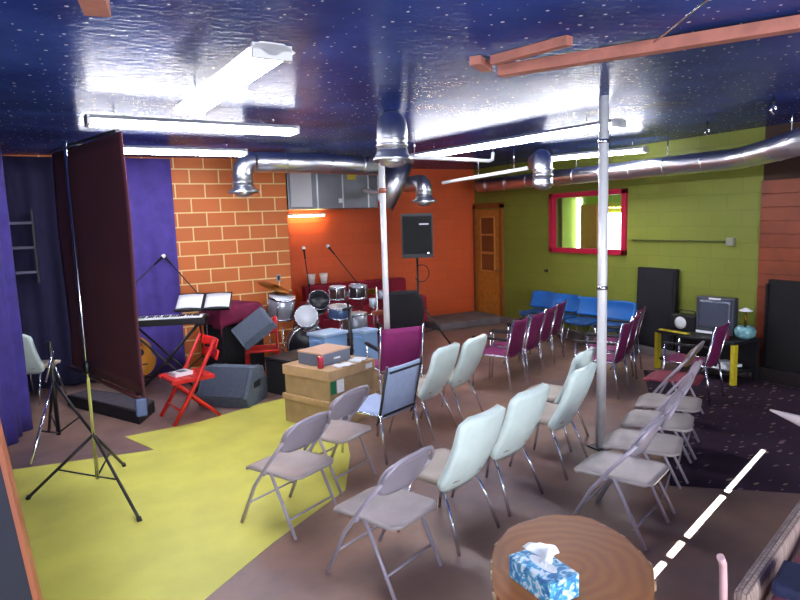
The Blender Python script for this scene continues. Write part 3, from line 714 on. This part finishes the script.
drum(K, 'bass_drum', (-.05, .08, .3), (-.25, -.95, .05), .29, .4, mat('black drum wrap', '#15141a', .3, coat=.5), mat('dark drum head', '#1d1c24', .35))
drum(K, 'rack_tom', (-.12, -.12, .72), (-.35, -.85, .45), .16, .22, silverh, headm)
drum(K, 'rack_tom', (.12, .05, .9), (-.1, -.8, .5), .15, .2, blackp, mat('black drum head', '#191820', .35))
drum(K, 'floor_tom', (-.4, .15, .88), (0.1, -.25, 1), .19, .3, silverh, headm)
drum(K, 'snare_drum', (.38, -.12, .76), (0, -.15, 1), .17, .16, mat('steel blue shell', '#5f7aa6', .3, .5), headm)
drum(K, 'floor_tom', (.66, .0, .52), (0, 0, 1), .19, .36, silverh, headm)
for x, y, z, tx in ((-.42, .3, 1.14, -.2), (.95, -.05, 1.0, .1)):
    s = MB().tube([(x, y, .06), (x, y, z + .05)], .011).build('cymbal_stand', chrome, K)
    for k in range(3):
        a = 2*PI*k/3 + .5; MB().tube([(x, y, .3), (x + .26*math.cos(a), y + .26*math.sin(a), .01)], .009).build('leg', chrome, s)
    M = Matrix.Translation((x, y, z)) @ Matrix.Rotation(.32 if x < 0 else .1, 4, 'Y') @ Matrix.Rotation(.18, 4, 'X')
    MB().lathe([(.25 if x < 0 else .17, 0), (.2 if x < 0 else .14, .006), (.06, .02), (.04, .04), (.01, .045)], M, 32).build('cymbal', brass, s)
for x, y in ((-.4, .15), (.66, 0)):
    for k in range(3):
        a = 2*PI*k/3 + .3; MB().tube([(x + .195*math.cos(a), y + .195*math.sin(a), .62), (x + .21*math.cos(a), y + .21*math.sin(a), .01)], .008).build('leg', chrome, K)
MB().tube([(.38, -.12, .04), (.38, -.12, .68)], .014).build('snare_stand', chrome, K)
for k in range(3):
    a = 2*PI*k/3; MB().tube([(.38, -.12, .28), (.38 + .24*math.cos(a), -.12 + .24*math.sin(a), .01)], .009).build('leg', chrome, K)
MB().tube([(-.0, .1, .56), (0, .1, .8), (-.1, -.05, .78)], .014).build('tom_mount', chrome, K)
MB().tube([(0, .1, .7), (.12, .1, .82)], .014).build('tom_mount', chrome, K)
t = thing('bongo_stand', 'black stand carrying a pair of bongos beside the drum kit', 'stand', (3.33, 7.8, 0))
MB().tube([(0, 0, .06), (0, 0, .98)], .016).build('pole', blackm, t)
for k in range(3):
    a = 2*PI*k/3 + .9; MB().tube([(0, 0, .4), (.2*math.cos(a), .2*math.sin(a), .01)], .012).build('leg', blackm, t)
t = thing('bongo_drums', 'pair of dark bongos with pale heads on the black stand', 'drum', (3.33, 7.8, .985))
drum(t, 'bongo', (-.13, .04, .1), (0, -.1, 1), .115, .17, mat('dark red bongo shell', '#3d2622', .35, coat=.3), headm)
drum(t, 'bongo', (.14, -.03, .1), (0, -.1, 1), .125, .17, mat('dark bongo shell', '#2a2022', .35, coat=.3), mat('grey hide', '#8d8f98', .6))
MB().box((0, 0, .08), (.06, .05, .06)).build('bridge_block', chrome, t)
t = thing('percussion_stand', 'chrome percussion stand with a small wood block near the middle pole', 'stand', (3.68, 7.62, 0))
MB().tube([(0, 0, .05), (0, 0, 1.15)], .012).build('pole', chrome, t); MB().tube([(-.14, 0, .78), (.16, 0, .78)], .01).build('crossbar', chrome, t)
MB().box((.04, 0, .79), (.22, .09, .06), bev=.01).build('wood_block', mat('reddish wood block', '#9a4a2a', .4, vary=.2), t)
for x, z in ((-.06, 1.0), (.08, 1.1)): MB().lathe([(.045, 0), (.05, .01), (.055, .12), (.04, .12)], Matrix.Translation((x, 0, z - .12)), 14).build('cowbell', silverh, t)
for k in range(3):
    a = 2*PI*k/3 + .2; MB().tube([(0, 0, .3), (.2*math.cos(a), .2*math.sin(a), .01)], .01).build('leg', chrome, t)
# crimson couch against the back wall
t = thing('couch', 'crimson couch along the red wall behind the drum kit', 'couch', (4.55, 10.02, 0))
MB().box((0, -.08, .3), (2.0, .75, .3), bev=.04).build('seat_base', redcl, t); MB().box((0, .27, .66), (2.0, .2, .62), bev=.05).build('backrest', redcl, t)
for s in (-1, 1): MB().box((s*.98, -.06, .45), (.18, .8, .5), bev=.05).build('armrest', redcl, t)
for s in (-.46, .46): MB().box((s, -.1, .49), (.9, .62, .12), bev=.04).build('seat_cushion', redcl, t)
for s in (-.9, .9):
    for y in (-.38, .28): MB().tube([(s, y, 0), (s, y, .16)], .025).build('foot', blackp, t)
for i, (x, lab) in enumerate(((3.72, 'small white paper cup on the couch back, nearer the orange blocks'), (3.95, 'small white paper cup on the couch back, nearer the bongos'))):
    t = thing('paper_cup', lab, 'cup', (x, 10.29, .975), 0, 'white cups on the crimson couch')
    MB().lathe([(.05, 0), (.075, .17), (.07, .17), (.045, .01)]).build('cup_body', paper, t); MB().lathe([(.077, .165), (.08, .17), (.077, .18), (.07, .175)]).build('rim', whitep, t)
# PA speaker and black chair
t = thing('speaker_stand', 'black tripod stand holding up the loudspeaker', 'stand', (4.72, 8.3, 0))
MB().tube([(0, 0, .1), (0, 0, 1.468)], .018).build('pole', blackm, t); MB().lathe([(.02, .78), (.03, .79), (.03, .86), (.02, .87)]).build('collar', blackp, t)
for k in range(3):
    a = 2*PI*k/3 - .65; g = MB().tube([(0, 0, .8), (.55*math.cos(a), .55*math.sin(a), .015)], .013).build('leg', blackm, t); MB().tube([(0, 0, .28), (.3*math.cos(a), .3*math.sin(a), .37)], .008).build('brace', blackm, t)
MB().tube(arc((.06, -.02, 1.22), .13, -150, 120, 14), .008).build('cable_loop', blackp, t)
t = thing('loudspeaker', 'black loudspeaker raised on a tripod before the red wall', 'speaker', (4.72, 8.3, 1.47), -27)
MB().prism([(-.235, -.2), (.235, -.2), (.2, .18), (-.2, .18)], 0, .66).build('cabinet', blackp, t)
MB().box((0, -.206, .34), (.43, .014, .56), bev=.004).build('grille', grillm, t)
MB().box((.1, -.216, .5), (.14, .005, .022)).build('badge', mat('pale badge', '#b9bcc8', .4), t); MB().lathe([(.012, 0), (.02, .002), (.012, .006)], Matrix.Translation((.16, -.214, .07)) @ Matrix.Rotation(PI/2, 4, 'X'), 12).build('emblem', chrome, t)
for s in (-1, 1): MB().box((s*.222, -.01, .45), (.02, .12, .03)).build('side_handle', blackm, t)
t = thing('office_chair', 'black upholstered chair with a rounded back below the loudspeaker', 'chair', (3.9, 7.38, 0), -15)
wb = rrect(.26, .6, .2)
MB().sheet(lambda u, v: ((u*2-1)*max(wb(v*.6), .17), -.22 - .06*v + .05*(u*2-1)**2, .52 + v*.6), 14, 14, .08).build('backrest', blackf, t)
MB().box((0, .02, .46), (.48, .46, .09), bev=.03).build('seat', blackf, t); MB().tube([(0, 0, .08), (0, 0, .42)], .03).build('column', blackp, t)
for k in range(5):
    a = 2*PI*k/5; MB().tube([(0, 0, .1), (.28*math.cos(a), .28*math.sin(a), .06)], .02).build('base_arm', blackp, t); MB().lathe([(.02, -.02), (.028, -.01), (.028, .01), (.02, .02)], Matrix.Translation((.28*math.cos(a), .28*math.sin(a), .03)) @ Matrix.Rotation(PI/2, 4, 'X'), 12).build('caster', blackp, t)
for s in (-1, 1): MB().tube([(s*.27, -.12, .5), (s*.28, -.1, .66), (s*.28, .14, .66), (s*.27, .14, .5)], .018).build('armrest', blackp, t)

# ------------------------------------------------------------------ boxes and bins
def carton(label, loc, rz, d, lid, cm, group='stacked cardboard boxes'):
    t = thing('cardboard_box', label, 'box', loc, rz, group)
    MB().box((0, 0, d[2]/2), d, bev=.004).build('box_body', cm, t)
    if lid: MB().box((0, 0, d[2] - lid/2 + .004), (d[0] + .03, d[1] + .03, lid), bev=.004).build('lid', cardb, t)
    return t
t = carton('lower wide cardboard box of the stack behind the folding chairs', (2.3, 5.98, 0), 23, (.66, .66, .3), .06, cardd)
MB().box((-.14, -.347, .13), (.15, .004, .2)).build('label_sheet', paper, t); MB().box((-.14, -.35, .13), (.09, .003, .12)).build('label_print', mat('grey print block', '#9a958c', .7), t)
t = carton('upper wide cardboard box with lid, on top of the stack', (2.31, 5.98, .305), 24, (.66, .64, .3), .1, cardd)
MB().box((-.28, -.322, .13), (.08, .004, .13)).build('green_label', mat('green label', '#1f7a4d', .6), t); MB().box((-.18, -.323, .13), (.1, .004, .13)).build('label_sheet', paper, t); MB().box((.24, -.338, .25), (.1, .004, .05)).build('white_sticker', paper, t)
t = thing('storage_drawer', 'grey box with tan top standing on the upper cardboard box', 'box', (2.27, 6.0, .612), 24)
MB().box((0, 0, .06), (.42, .34, .12), bev=.006).build('box_body', mat('slate grey box', '#6d7486', .5), t); MB().box((0, 0, .128), (.43, .35, .014)).build('top', mat('pinkish tan board', '#d2ab92', .6), t); MB().box((0, -.175, .06), (.1, .01, .02)).build('handle', chrome, t)
t = thing('drink_can', 'red drink can on the upper cardboard box', 'can', (2.12, 5.72, .612))
MB().lathe([(.028, 0), (.033, .008), (.033, .108), (.027, .12)]).build('can_body', mat('red can', '#b83248', .3, .4), t); MB().lathe([(.027, .12), (.028, .124), (.02, .121)]).build('can_top', chrome, t)
for i, (x, y, r, lab) in enumerate(((2.36, 5.7, 12, 'white paper sheet on the upper cardboard box beside the can'), (2.58, 5.84, 40, 'white folded paper at the far edge of the upper cardboard box'))):
    tag(MB().sheet(lambda u, v: ((u-.5)*.21, (v-.5)*.15, .012*math.sin(u*PI*2)**2 + .004), 10, 4, .003).build('paper_sheet', paper, None, (x, y, .612), (0, 0, math.radians(r))), lab, 'paper', 'papers on the boxes')
t = thing('microphone_stand', 'thick black straight stand rising behind the cardboard boxes', 'stand', (2.88, 6.72, 0))
MB().tube([(0, 0, .02), (0, 0, 1.02)], .024).build('pole', blackm, t); MB().lathe([(.1, 0), (.1, .015), (.03, .03), (.02, .03)]).build('base', blackm, t); MB().tube([(-.08, 0, 1.02), (.05, 0, 1.04)], .018).build('boom', blackm, t)
def tub(label, loc, rz, d):
    t = thing('plastic_tub', label, 'tub', loc, rz, 'light blue plastic tubs')
    a, b = d[0]/2, d[1]/2
    MB().prism([(-a*.9, -b*.9), (a*.9, -b*.9), (a*.9, b*.9), (-a*.9, b*.9)], 0, d[2]).build('tub_body', bluetub, t); MB().box((0, 0, d[2]), (d[0]*1.02, d[1]*1.02, .04), bev=.01).build('lid', mat('pale blue lid', '#b5d2f0', .4), t)
    for s in (-1, 1): MB().box((s*a*.95, 0, d[2] - .08), (.03, .14, .03), bev=.006).build('handle', bluetub, t)
    return t
tub('wide light blue plastic tub behind the cardboard boxes', (2.9, 7.5, 0), 20, (.42, .34, .62))
tub('tall narrow light blue plastic tub behind the black stand', (3.27, 7.15, 0), 20, (.24, .24, .66))
t = carton('small brown cardboard box on the floor behind the magenta chair', (3.15, 6.74, 0), 20, (.2, .2, .3), .03, cardb, 'loose boxes')
t = thing('tape_roll', 'yellow tape roll on the small brown box', 'tape', (3.15, 6.74, .309))
MB().lathe([(.035, 0), (.07, 0), (.07, .05), (.035, .05), (.035, .002)]).build('tape', yellowm, t); MB().lathe([(.034, .001), (.034, .049), (.028, .049), (.028, .001)]).build('core', cardb, t)

# ------------------------------------------------------------------ green wall side
t = thing('display_panel', 'tall black panel leaning on the green wall beside the blue chairs', 'panel', (7.3, 6.05, .12))
t.rotation_euler = (0, .04, 0)
MB().box((0, 0, .57), (.06, .66, 1.13), bev=.008).build('panel_face', blackf, t); MB().box((-.034, 0, .57), (.01, .58, 1.05)).build('cloth_front', mat('dark grille cloth', '#1b1a22', .9, vary=.4, vscale=60), t)
o = MB()
t = thing('wall_conduit', 'thin grey conduit running along the green wall to a box', 'conduit', (7.38, 5.75, 1.64))
MB().tube([(0, .8, 0), (0, -.72, 0)], .012).build('conduit_pipe', mat('dark conduit', '#4c5420', .5), t); MB().box((-.01, -.76, 0), (.05, .1, .1), bev=.006).build('junction_box', mat('grey box', '#8b8c7a', .4), t)
t = thing('wall_outlet', 'small grey outlet on the orange blocks near their edge', 'outlet', (2.83, 9.29, 1.22)); MB().box((0, 0, 0), (.07, .015, .11), bev=.004).build('plate', mat('grey outlet', '#8f8f96', .4), t); MB().box((0, -.009, 0), (.035, .006, .06)).build('socket', blackp, t)
t = thing('wall_mounted_hook', 'small dark hook on the green wall above the blue chairs', 'hook', (7.39, 8.42, 1.08)); MB().lathe([(.03, 0), (.03, .01), (.012, .014)], Matrix.Rotation(-PI/2, 4, 'Y'), 12).build('plate', blackm, t); MB().tube([(-.01, 0, 0), (-.05, 0, -.01), (-.06, 0, .02)], .008).build('prong', blackm, t)
# hearth
t = thing('fireplace', 'black fireplace opening in the orange boarded wall', 'fireplace', (7.36, 4.22, 0))
MB().box((-.02, 0, .68), (.06, .46, 1.05), bev=.004).build('firebox', mat('flat black', '#0b090b', .8), t); MB().box((-.06, 0, .08), (.2, .5, .16), bev=.01).build('hearth', mat('dark hearth', '#1a1214', .6), t)  # solid black block in place of the opening
for s in (-1, 1): MB().box((-.06, s*.23, .66), (.03, .03, 1.0)).build('frame_bar', blackm, t)
# media table with things on it
t = thing('media_table', 'low black table with yellow ends on the purple carpet', 'table', (6.93, 4.98, 0))
MB().box((0, 0, .5), (.5, 1.1, .04), bev=.006).build('tabletop', blackp, t); MB().box((.02, 0, .14), (.46, 1.02, .03)).build('shelf', blackp, t); MB().box((.2, 0, .3), (.03, 1.02, .4)).build('back_panel', blackp, t)
for s in (-1, 1):
    MB().box((-.215, s*.53, .25), (.07, .05, .48), bev=.006).build('leg', yellowm, t); MB().box((.2, s*.53, .25), (.05, .05, .48)).build('leg', blackp, t)
MB().box((-.2, .3, .525), (.07, .42, .012)).build('yellow_edge', yellowm, t)
t = thing('television', 'dark grey boxy television on the low black table', 'television', (7.0, 4.86, .522), -80)
MB().box((0, -.05, .24), (.46, .12, .46), bev=.02).build('front_case', mat('dark grey case', '#3c404c', .45), t)
MB().prism([(-.2, .0), (.2, .0), (.13, .16), (-.13, .16)], .04, .42).build('rear_case', blackp, t)
MB().sheet(lambda u, v: ((u-.5)*.38, -.115 - .012*math.sin(u*PI)*math.sin(v*PI), .09 + v*.34), 10, 10, .008).build('screen', mat('dim screen glass', '#4a5060', .12, spec=.8), t)
MB().box((0, -.112, .45), (.14, .012, .02)).build('control_strip', whitep, t); MB().box((-.12, -.112, .03), (.2, .01, .03)).build('button_row', paper, t)
t = thing('clock_radio', 'black radio with a round white speaker ring at the end of the black table', 'radio', (6.97, 5.28, .522), -85)
MB().box((0, 0, .1), (.34, .2, .2), bev=.02).build('case', blackp, t)
MB().lathe([(.035, 0), (.075, 0), (.08, .012), (.035, .012)], Matrix.Translation((-.02, -.1, .1)) @ Matrix.Rotation(PI/2, 4, 'X')).build('speaker_ring', whitep, t); MB().tube([(-.12, 0, .2), (-.1, 0, .25), (.1, 0, .25), (.12, 0, .2)], .008).build('handle', blackp, t)
t = thing('glass_bowl', 'blue glass bowl lamp on the far end of the black table', 'lamp', (6.98, 4.5, .522))
MB().lathe([(.06, 0), (.11, .04), (.12, .1), (.09, .15), (.07, .15), (.05, .02)]).build('bowl', mat('pale blue glass', '#7fb3b8', .1, vary=.4, vscale=20), t); MB().tube([(0, 0, .12), (0, 0, .34)], .012).build('stem', brass, t); MB().lathe([(.07, .33), (.075, .34), (.03, .36), (.01, .37)]).build('cap', paper, t)
for i, (x, y) in enumerate(((6.86, 4.71), (6.93, 4.69))):
    tag(MB().box((0, 0, .012), (.21, .28, .02 + i*.01)).build('magazine', paper, None, (x, y, .155 + i*.026), (0, 0, .2 - i*.5)), ('white magazine at the bottom of the pile' if i == 0 else 'white magazine on top of the pile') + ' on the black table shelf', 'magazine', 'magazines on the table shelf')
tag(MB().lathe([(.03, 0), (.034, .01), (.034, .11), (.03, .12)]).build('red_mug', mat('red mug', '#8a1f34', .4), None, (6.8, 4.62, .522)), 'small red cup beside the television', 'cup')
o = MB().prism([(3.85, 3.02), (5.3, 1.75), (7.18, 3.5), (7.18, 4.7), (6.5, 5.55)], 0, .004).build('carpet', carpet_mat())
tag(o, 'dark purple carpet with scattered pale flecks', 'carpet')

# ------------------------------------------------------------------ the near table and couch
t = thing('side_table', 'low varnished wood slab table in front of the folding chairs', 'table', (1.84, 1.95, 0), -42)
pts = []
for i in range(72):
    a = 2*PI*i/72; r = 1 + .018*math.sin(5*a+1) + .012*math.sin(11*a) + .008*math.sin(23*a)
    pts.append((.345*r*math.cos(a), .5*r*math.sin(a)))
tw = bpy.data.materials.new('varnished slab'); tw.use_nodes = True
N = tw.node_tree.nodes; L = tw.node_tree.links; b = N['Principled BSDF']; b.inputs['Roughness'].default_value = .5
tc = N.new('ShaderNodeTexCoord'); wv = N.new('ShaderNodeTexWave'); wv.wave_type = 'RINGS'; wv.rings_direction = 'Z'; wv.inputs['Scale'].default_value = 5; wv.inputs['Distortion'].default_value = 6; wv.inputs['Detail'].default_value = 3
r = N.new('ShaderNodeValToRGB'); e = r.color_ramp.elements; e[0].color = lin('#8a4f1c'); e[1].color = lin('#9a5c24')
L.new(tc.outputs['Object'], wv.inputs['Vector']); L.new(wv.outputs['Fac'], r.inputs['Fac']); L.new(r.outputs['Color'], b.inputs['Base Color'])
MB().prism(pts, .45, .5).build('tabletop', tw, t)
dashm = mat('pale rim dash', '#d9b98f', .6, vary=.4, vscale=30)  # pale blocks scattered round the table rim
random.seed(3)
for i in range(60):
    a = 2*PI*i/60 + random.uniform(-.03, .03); q = 1.0 + .018*math.sin(5*a+1) + .012*math.sin(11*a)
    if random.random() < .45: MB().box((.347*q*math.cos(a), .502*q*math.sin(a), .482), (.014, .03, .03), rz=a, bev=.003).build('rim_dash', dashm, t)
for x, y in ((-.16, -.25), (.16, -.25), (-.16, .25), (.16, .25)): MB().tube([(x, y, .45), (x*1.2, y*1.2, .005)], [.028, .02], 10).build('leg', mat('dark table leg', '#4a2812', .4), t)
t = thing('tissue_box', 'blue and white patterned tissue box on the slab table', 'tissue box', (1.645, 1.9, .501), 0)
tb = bpy.data.materials.new('blue and white box print'); tb.use_nodes = True
N = tb.node_tree.nodes; L = tb.node_tree.links; b = N['Principled BSDF']; b.inputs['Roughness'].default_value = .5
tc = N.new('ShaderNodeTexCoord'); n = N.new('ShaderNodeTexNoise'); n.inputs['Scale'].default_value = 26; n.inputs['Detail'].default_value = 3; n.inputs['Distortion'].default_value = 1.2
r = N.new('ShaderNodeValToRGB'); e = r.color_ramp.elements; e[0].position = .38; e[0].color = lin('#3f78b4'); e[1].position = .62; e[1].color = lin('#e6f2f8'); e.new(.5).color = lin('#52b0d4')
L.new(tc.outputs['Object'], n.inputs['Vector']); L.new(n.outputs['Fac'], r.inputs['Fac']); L.new(r.outputs['Color'], b.inputs['Base Color'])
MB().box((0, 0, .05), (.155, .26, .1), bev=.003).build('box_body', tb, t)
MB().prism([(.03*math.cos(a*PI/12), .08*math.sin(a*PI/12)) for a in range(24)], .1, .1015).build('opening', mat('white film', '#e9eef2', .3), t)
def tis(u, v):
    a = (u-.5)*2
    return (.045*a*(.4+v*.8)*math.cos(3*v) + .012*math.sin(8*u+6*v), .07*a*(.5+.5*v) + .012*math.sin(9*v+3*u) + .02*v, .1 + .1*v*(1-.45*abs(a)) + .008*math.sin(10*u))
MB().sheet(tis, 16, 12, .002).build('tissue', paper, t)
wick = bpy.data.materials.new('grey brown wicker'); wick.use_nodes = True
N = wick.node_tree.nodes; L = wick.node_tree.links; b = N['Principled BSDF']; b.inputs['Roughness'].default_value = .7
tc = N.new('ShaderNodeTexCoord'); ck = N.new('ShaderNodeTexBrick'); ck.inputs['Scale'].default_value = 16; ck.inputs['Color1'].default_value = lin('#a8938a'); ck.inputs['Color2'].default_value = lin('#8d786e'); ck.inputs['Mortar'].default_value = lin('#4a3a38'); ck.inputs['Mortar Size'].default_value = .018
bp = N.new('ShaderNodeBump'); bp.inputs['Strength'].default_value = .8; bp.inputs['Distance'].default_value = .01
L.new(tc.outputs['Object'], ck.inputs['Vector']); L.new(ck.outputs['Color'], b.inputs['Base Color']); L.new(ck.outputs['Fac'], bp.inputs['Height']); bp.invert = True; L.new(bp.outputs['Normal'], b.inputs['Normal'])
t = thing('wicker_daybed', 'grey brown wicker daybed with a pink throw beside the slab table', 'daybed', (2.05, 1.33, 0), 17.5)
MB().box((.58, -.42, .2), (1.12, .78, .34), bev=.03).build('base', wick, t)
MB().box((.57, -.03, .51), (1.16, .06, .32), bev=.03).build('side_rail', wick, t)
MB().box((.0, -.45, .44), (.06, .74, .2), bev=.03).build('end_rail', wick, t)
MB().box((.58, -.46, .43), (1.05, .7, .12), bev=.04).build('mattress', mat('rose mattress', '#b76a86', .85, vary=.2), t)
MB().tube([(-.01, .02, .4), (-.012, .028, .68), (-.02, .03, .76), (-.05, .03, .8)], .014, 10).build('cane_post', cane, t)
for x in (.06, 1.08):
    for y in (-.08, -.75): MB().tube([(x, y, 0), (x, y, .08)], .025).build('foot', blackp, t)
o = MB().sheet(lambda u, v: (.06 + u*1.0, -.1 - v*.6, .555 + .05*math.sin(min(1, v*4)*PI/2) + .03*u + .012*math.sin(11*u+4*v) + .008*math.sin(13*v)), 30, 18, .04).build('throw_blanket', pinkc, None, (2.05, 1.33, 0), (0, 0, math.radians(17.5))); tag(o, 'crumpled pink throw spread over the wicker daybed', 'blanket')
o = MB().box((0, 0, 0), (.22, .11, .05), bev=.02).build('cushion', navyc, None, Vector((2.05, 1.33, 0)) + Matrix.Rotation(math.radians(17.5), 4, 'Z') @ Vector((.2, -.15, .665)), (0, 0, math.radians(20))); tag(o, 'small dark blue cushion lying on the pink throw', 'cushion')
t = thing('cane_armchair', 'pale cane armchair whose curved arm reaches in over the purple carpet', 'chair', (3.95, 1.72, 0), 15)
MB().box((0, 0, .4), (.56, .56, .08), bev=.03).build('seat', cream, t)
for x in (-.25, .25):
    for y in (-.25, .25): MB().tube([(x, y, .005), (x, y, .38)], .018).build('leg', cane, t)
whc = mat('sunlit white cane', '#f2e4e2', .35)  # near-white stands in for sunlight on the curved arm
MB().tube([(-.27, -.25, .36), (-.3, -.22, .74), (-.27, .0, .8), (-.18, .3, .8), (-.06, .55, .81)], [.02, .045, .055, .04, .006], 10).build('armrest', whc, t)
MB().tube([(.25, .25, .36), (.3, .24, .66), (.3, -.1, .7), (.26, -.27, .7)], .018, 10).build('armrest', whc, t)
MB().sheet(lambda u, v: ((u-.5)*.54, -.27 - .08*v, .42 + v*.45), 8, 8, .03).build('backrest', cream, t)

# ------------------------------------------------------------------ light
wd = bpy.data.worlds.new('world'); SC.world = wd; wd.use_nodes = True
wd.node_tree.nodes['Background'].inputs[0].default_value = (.72, .8, 1, 1); wd.node_tree.nodes['Background'].inputs[1].default_value = .9
sl = bpy.data.lights.new('sun', 'SUN'); sl.energy = 120; sl.angle = math.radians(.15); sl.color = (1, .95, .86)
so = bpy.data.objects.new('sun', sl); COL.objects.link(so)
el = math.radians(20); sd = Vector((-.9454*math.cos(el), -.3258*math.cos(el), -math.sin(el))); so.rotation_euler = sd.to_track_quat('-Z', 'Y').to_euler(); so.location = (12, 6, 5)
al = bpy.data.lights.new('daylight fill from behind', 'AREA'); al.energy = 260; al.size = 3; al.size_y = 1.8; al.shape = 'RECTANGLE'; al.color = (.9, .94, 1)
ao = bpy.data.objects.new('daylight_fill', al); COL.objects.link(ao); ao.location = (1.6, -3.15, 1.7); ao.rotation_euler = Vector((.25, 1, -.12)).to_track_quat('-Z', 'Y').to_euler()  # added area lamp, standing in for unseen daylight behind the camera
vs = SC.view_settings; SC.display_settings.display_device = 'sRGB'
vs.view_transform = 'Standard'; vs.look = 'None'; vs.gamma = 1; vs.use_curve_mapping = False; vs.exposure = .6
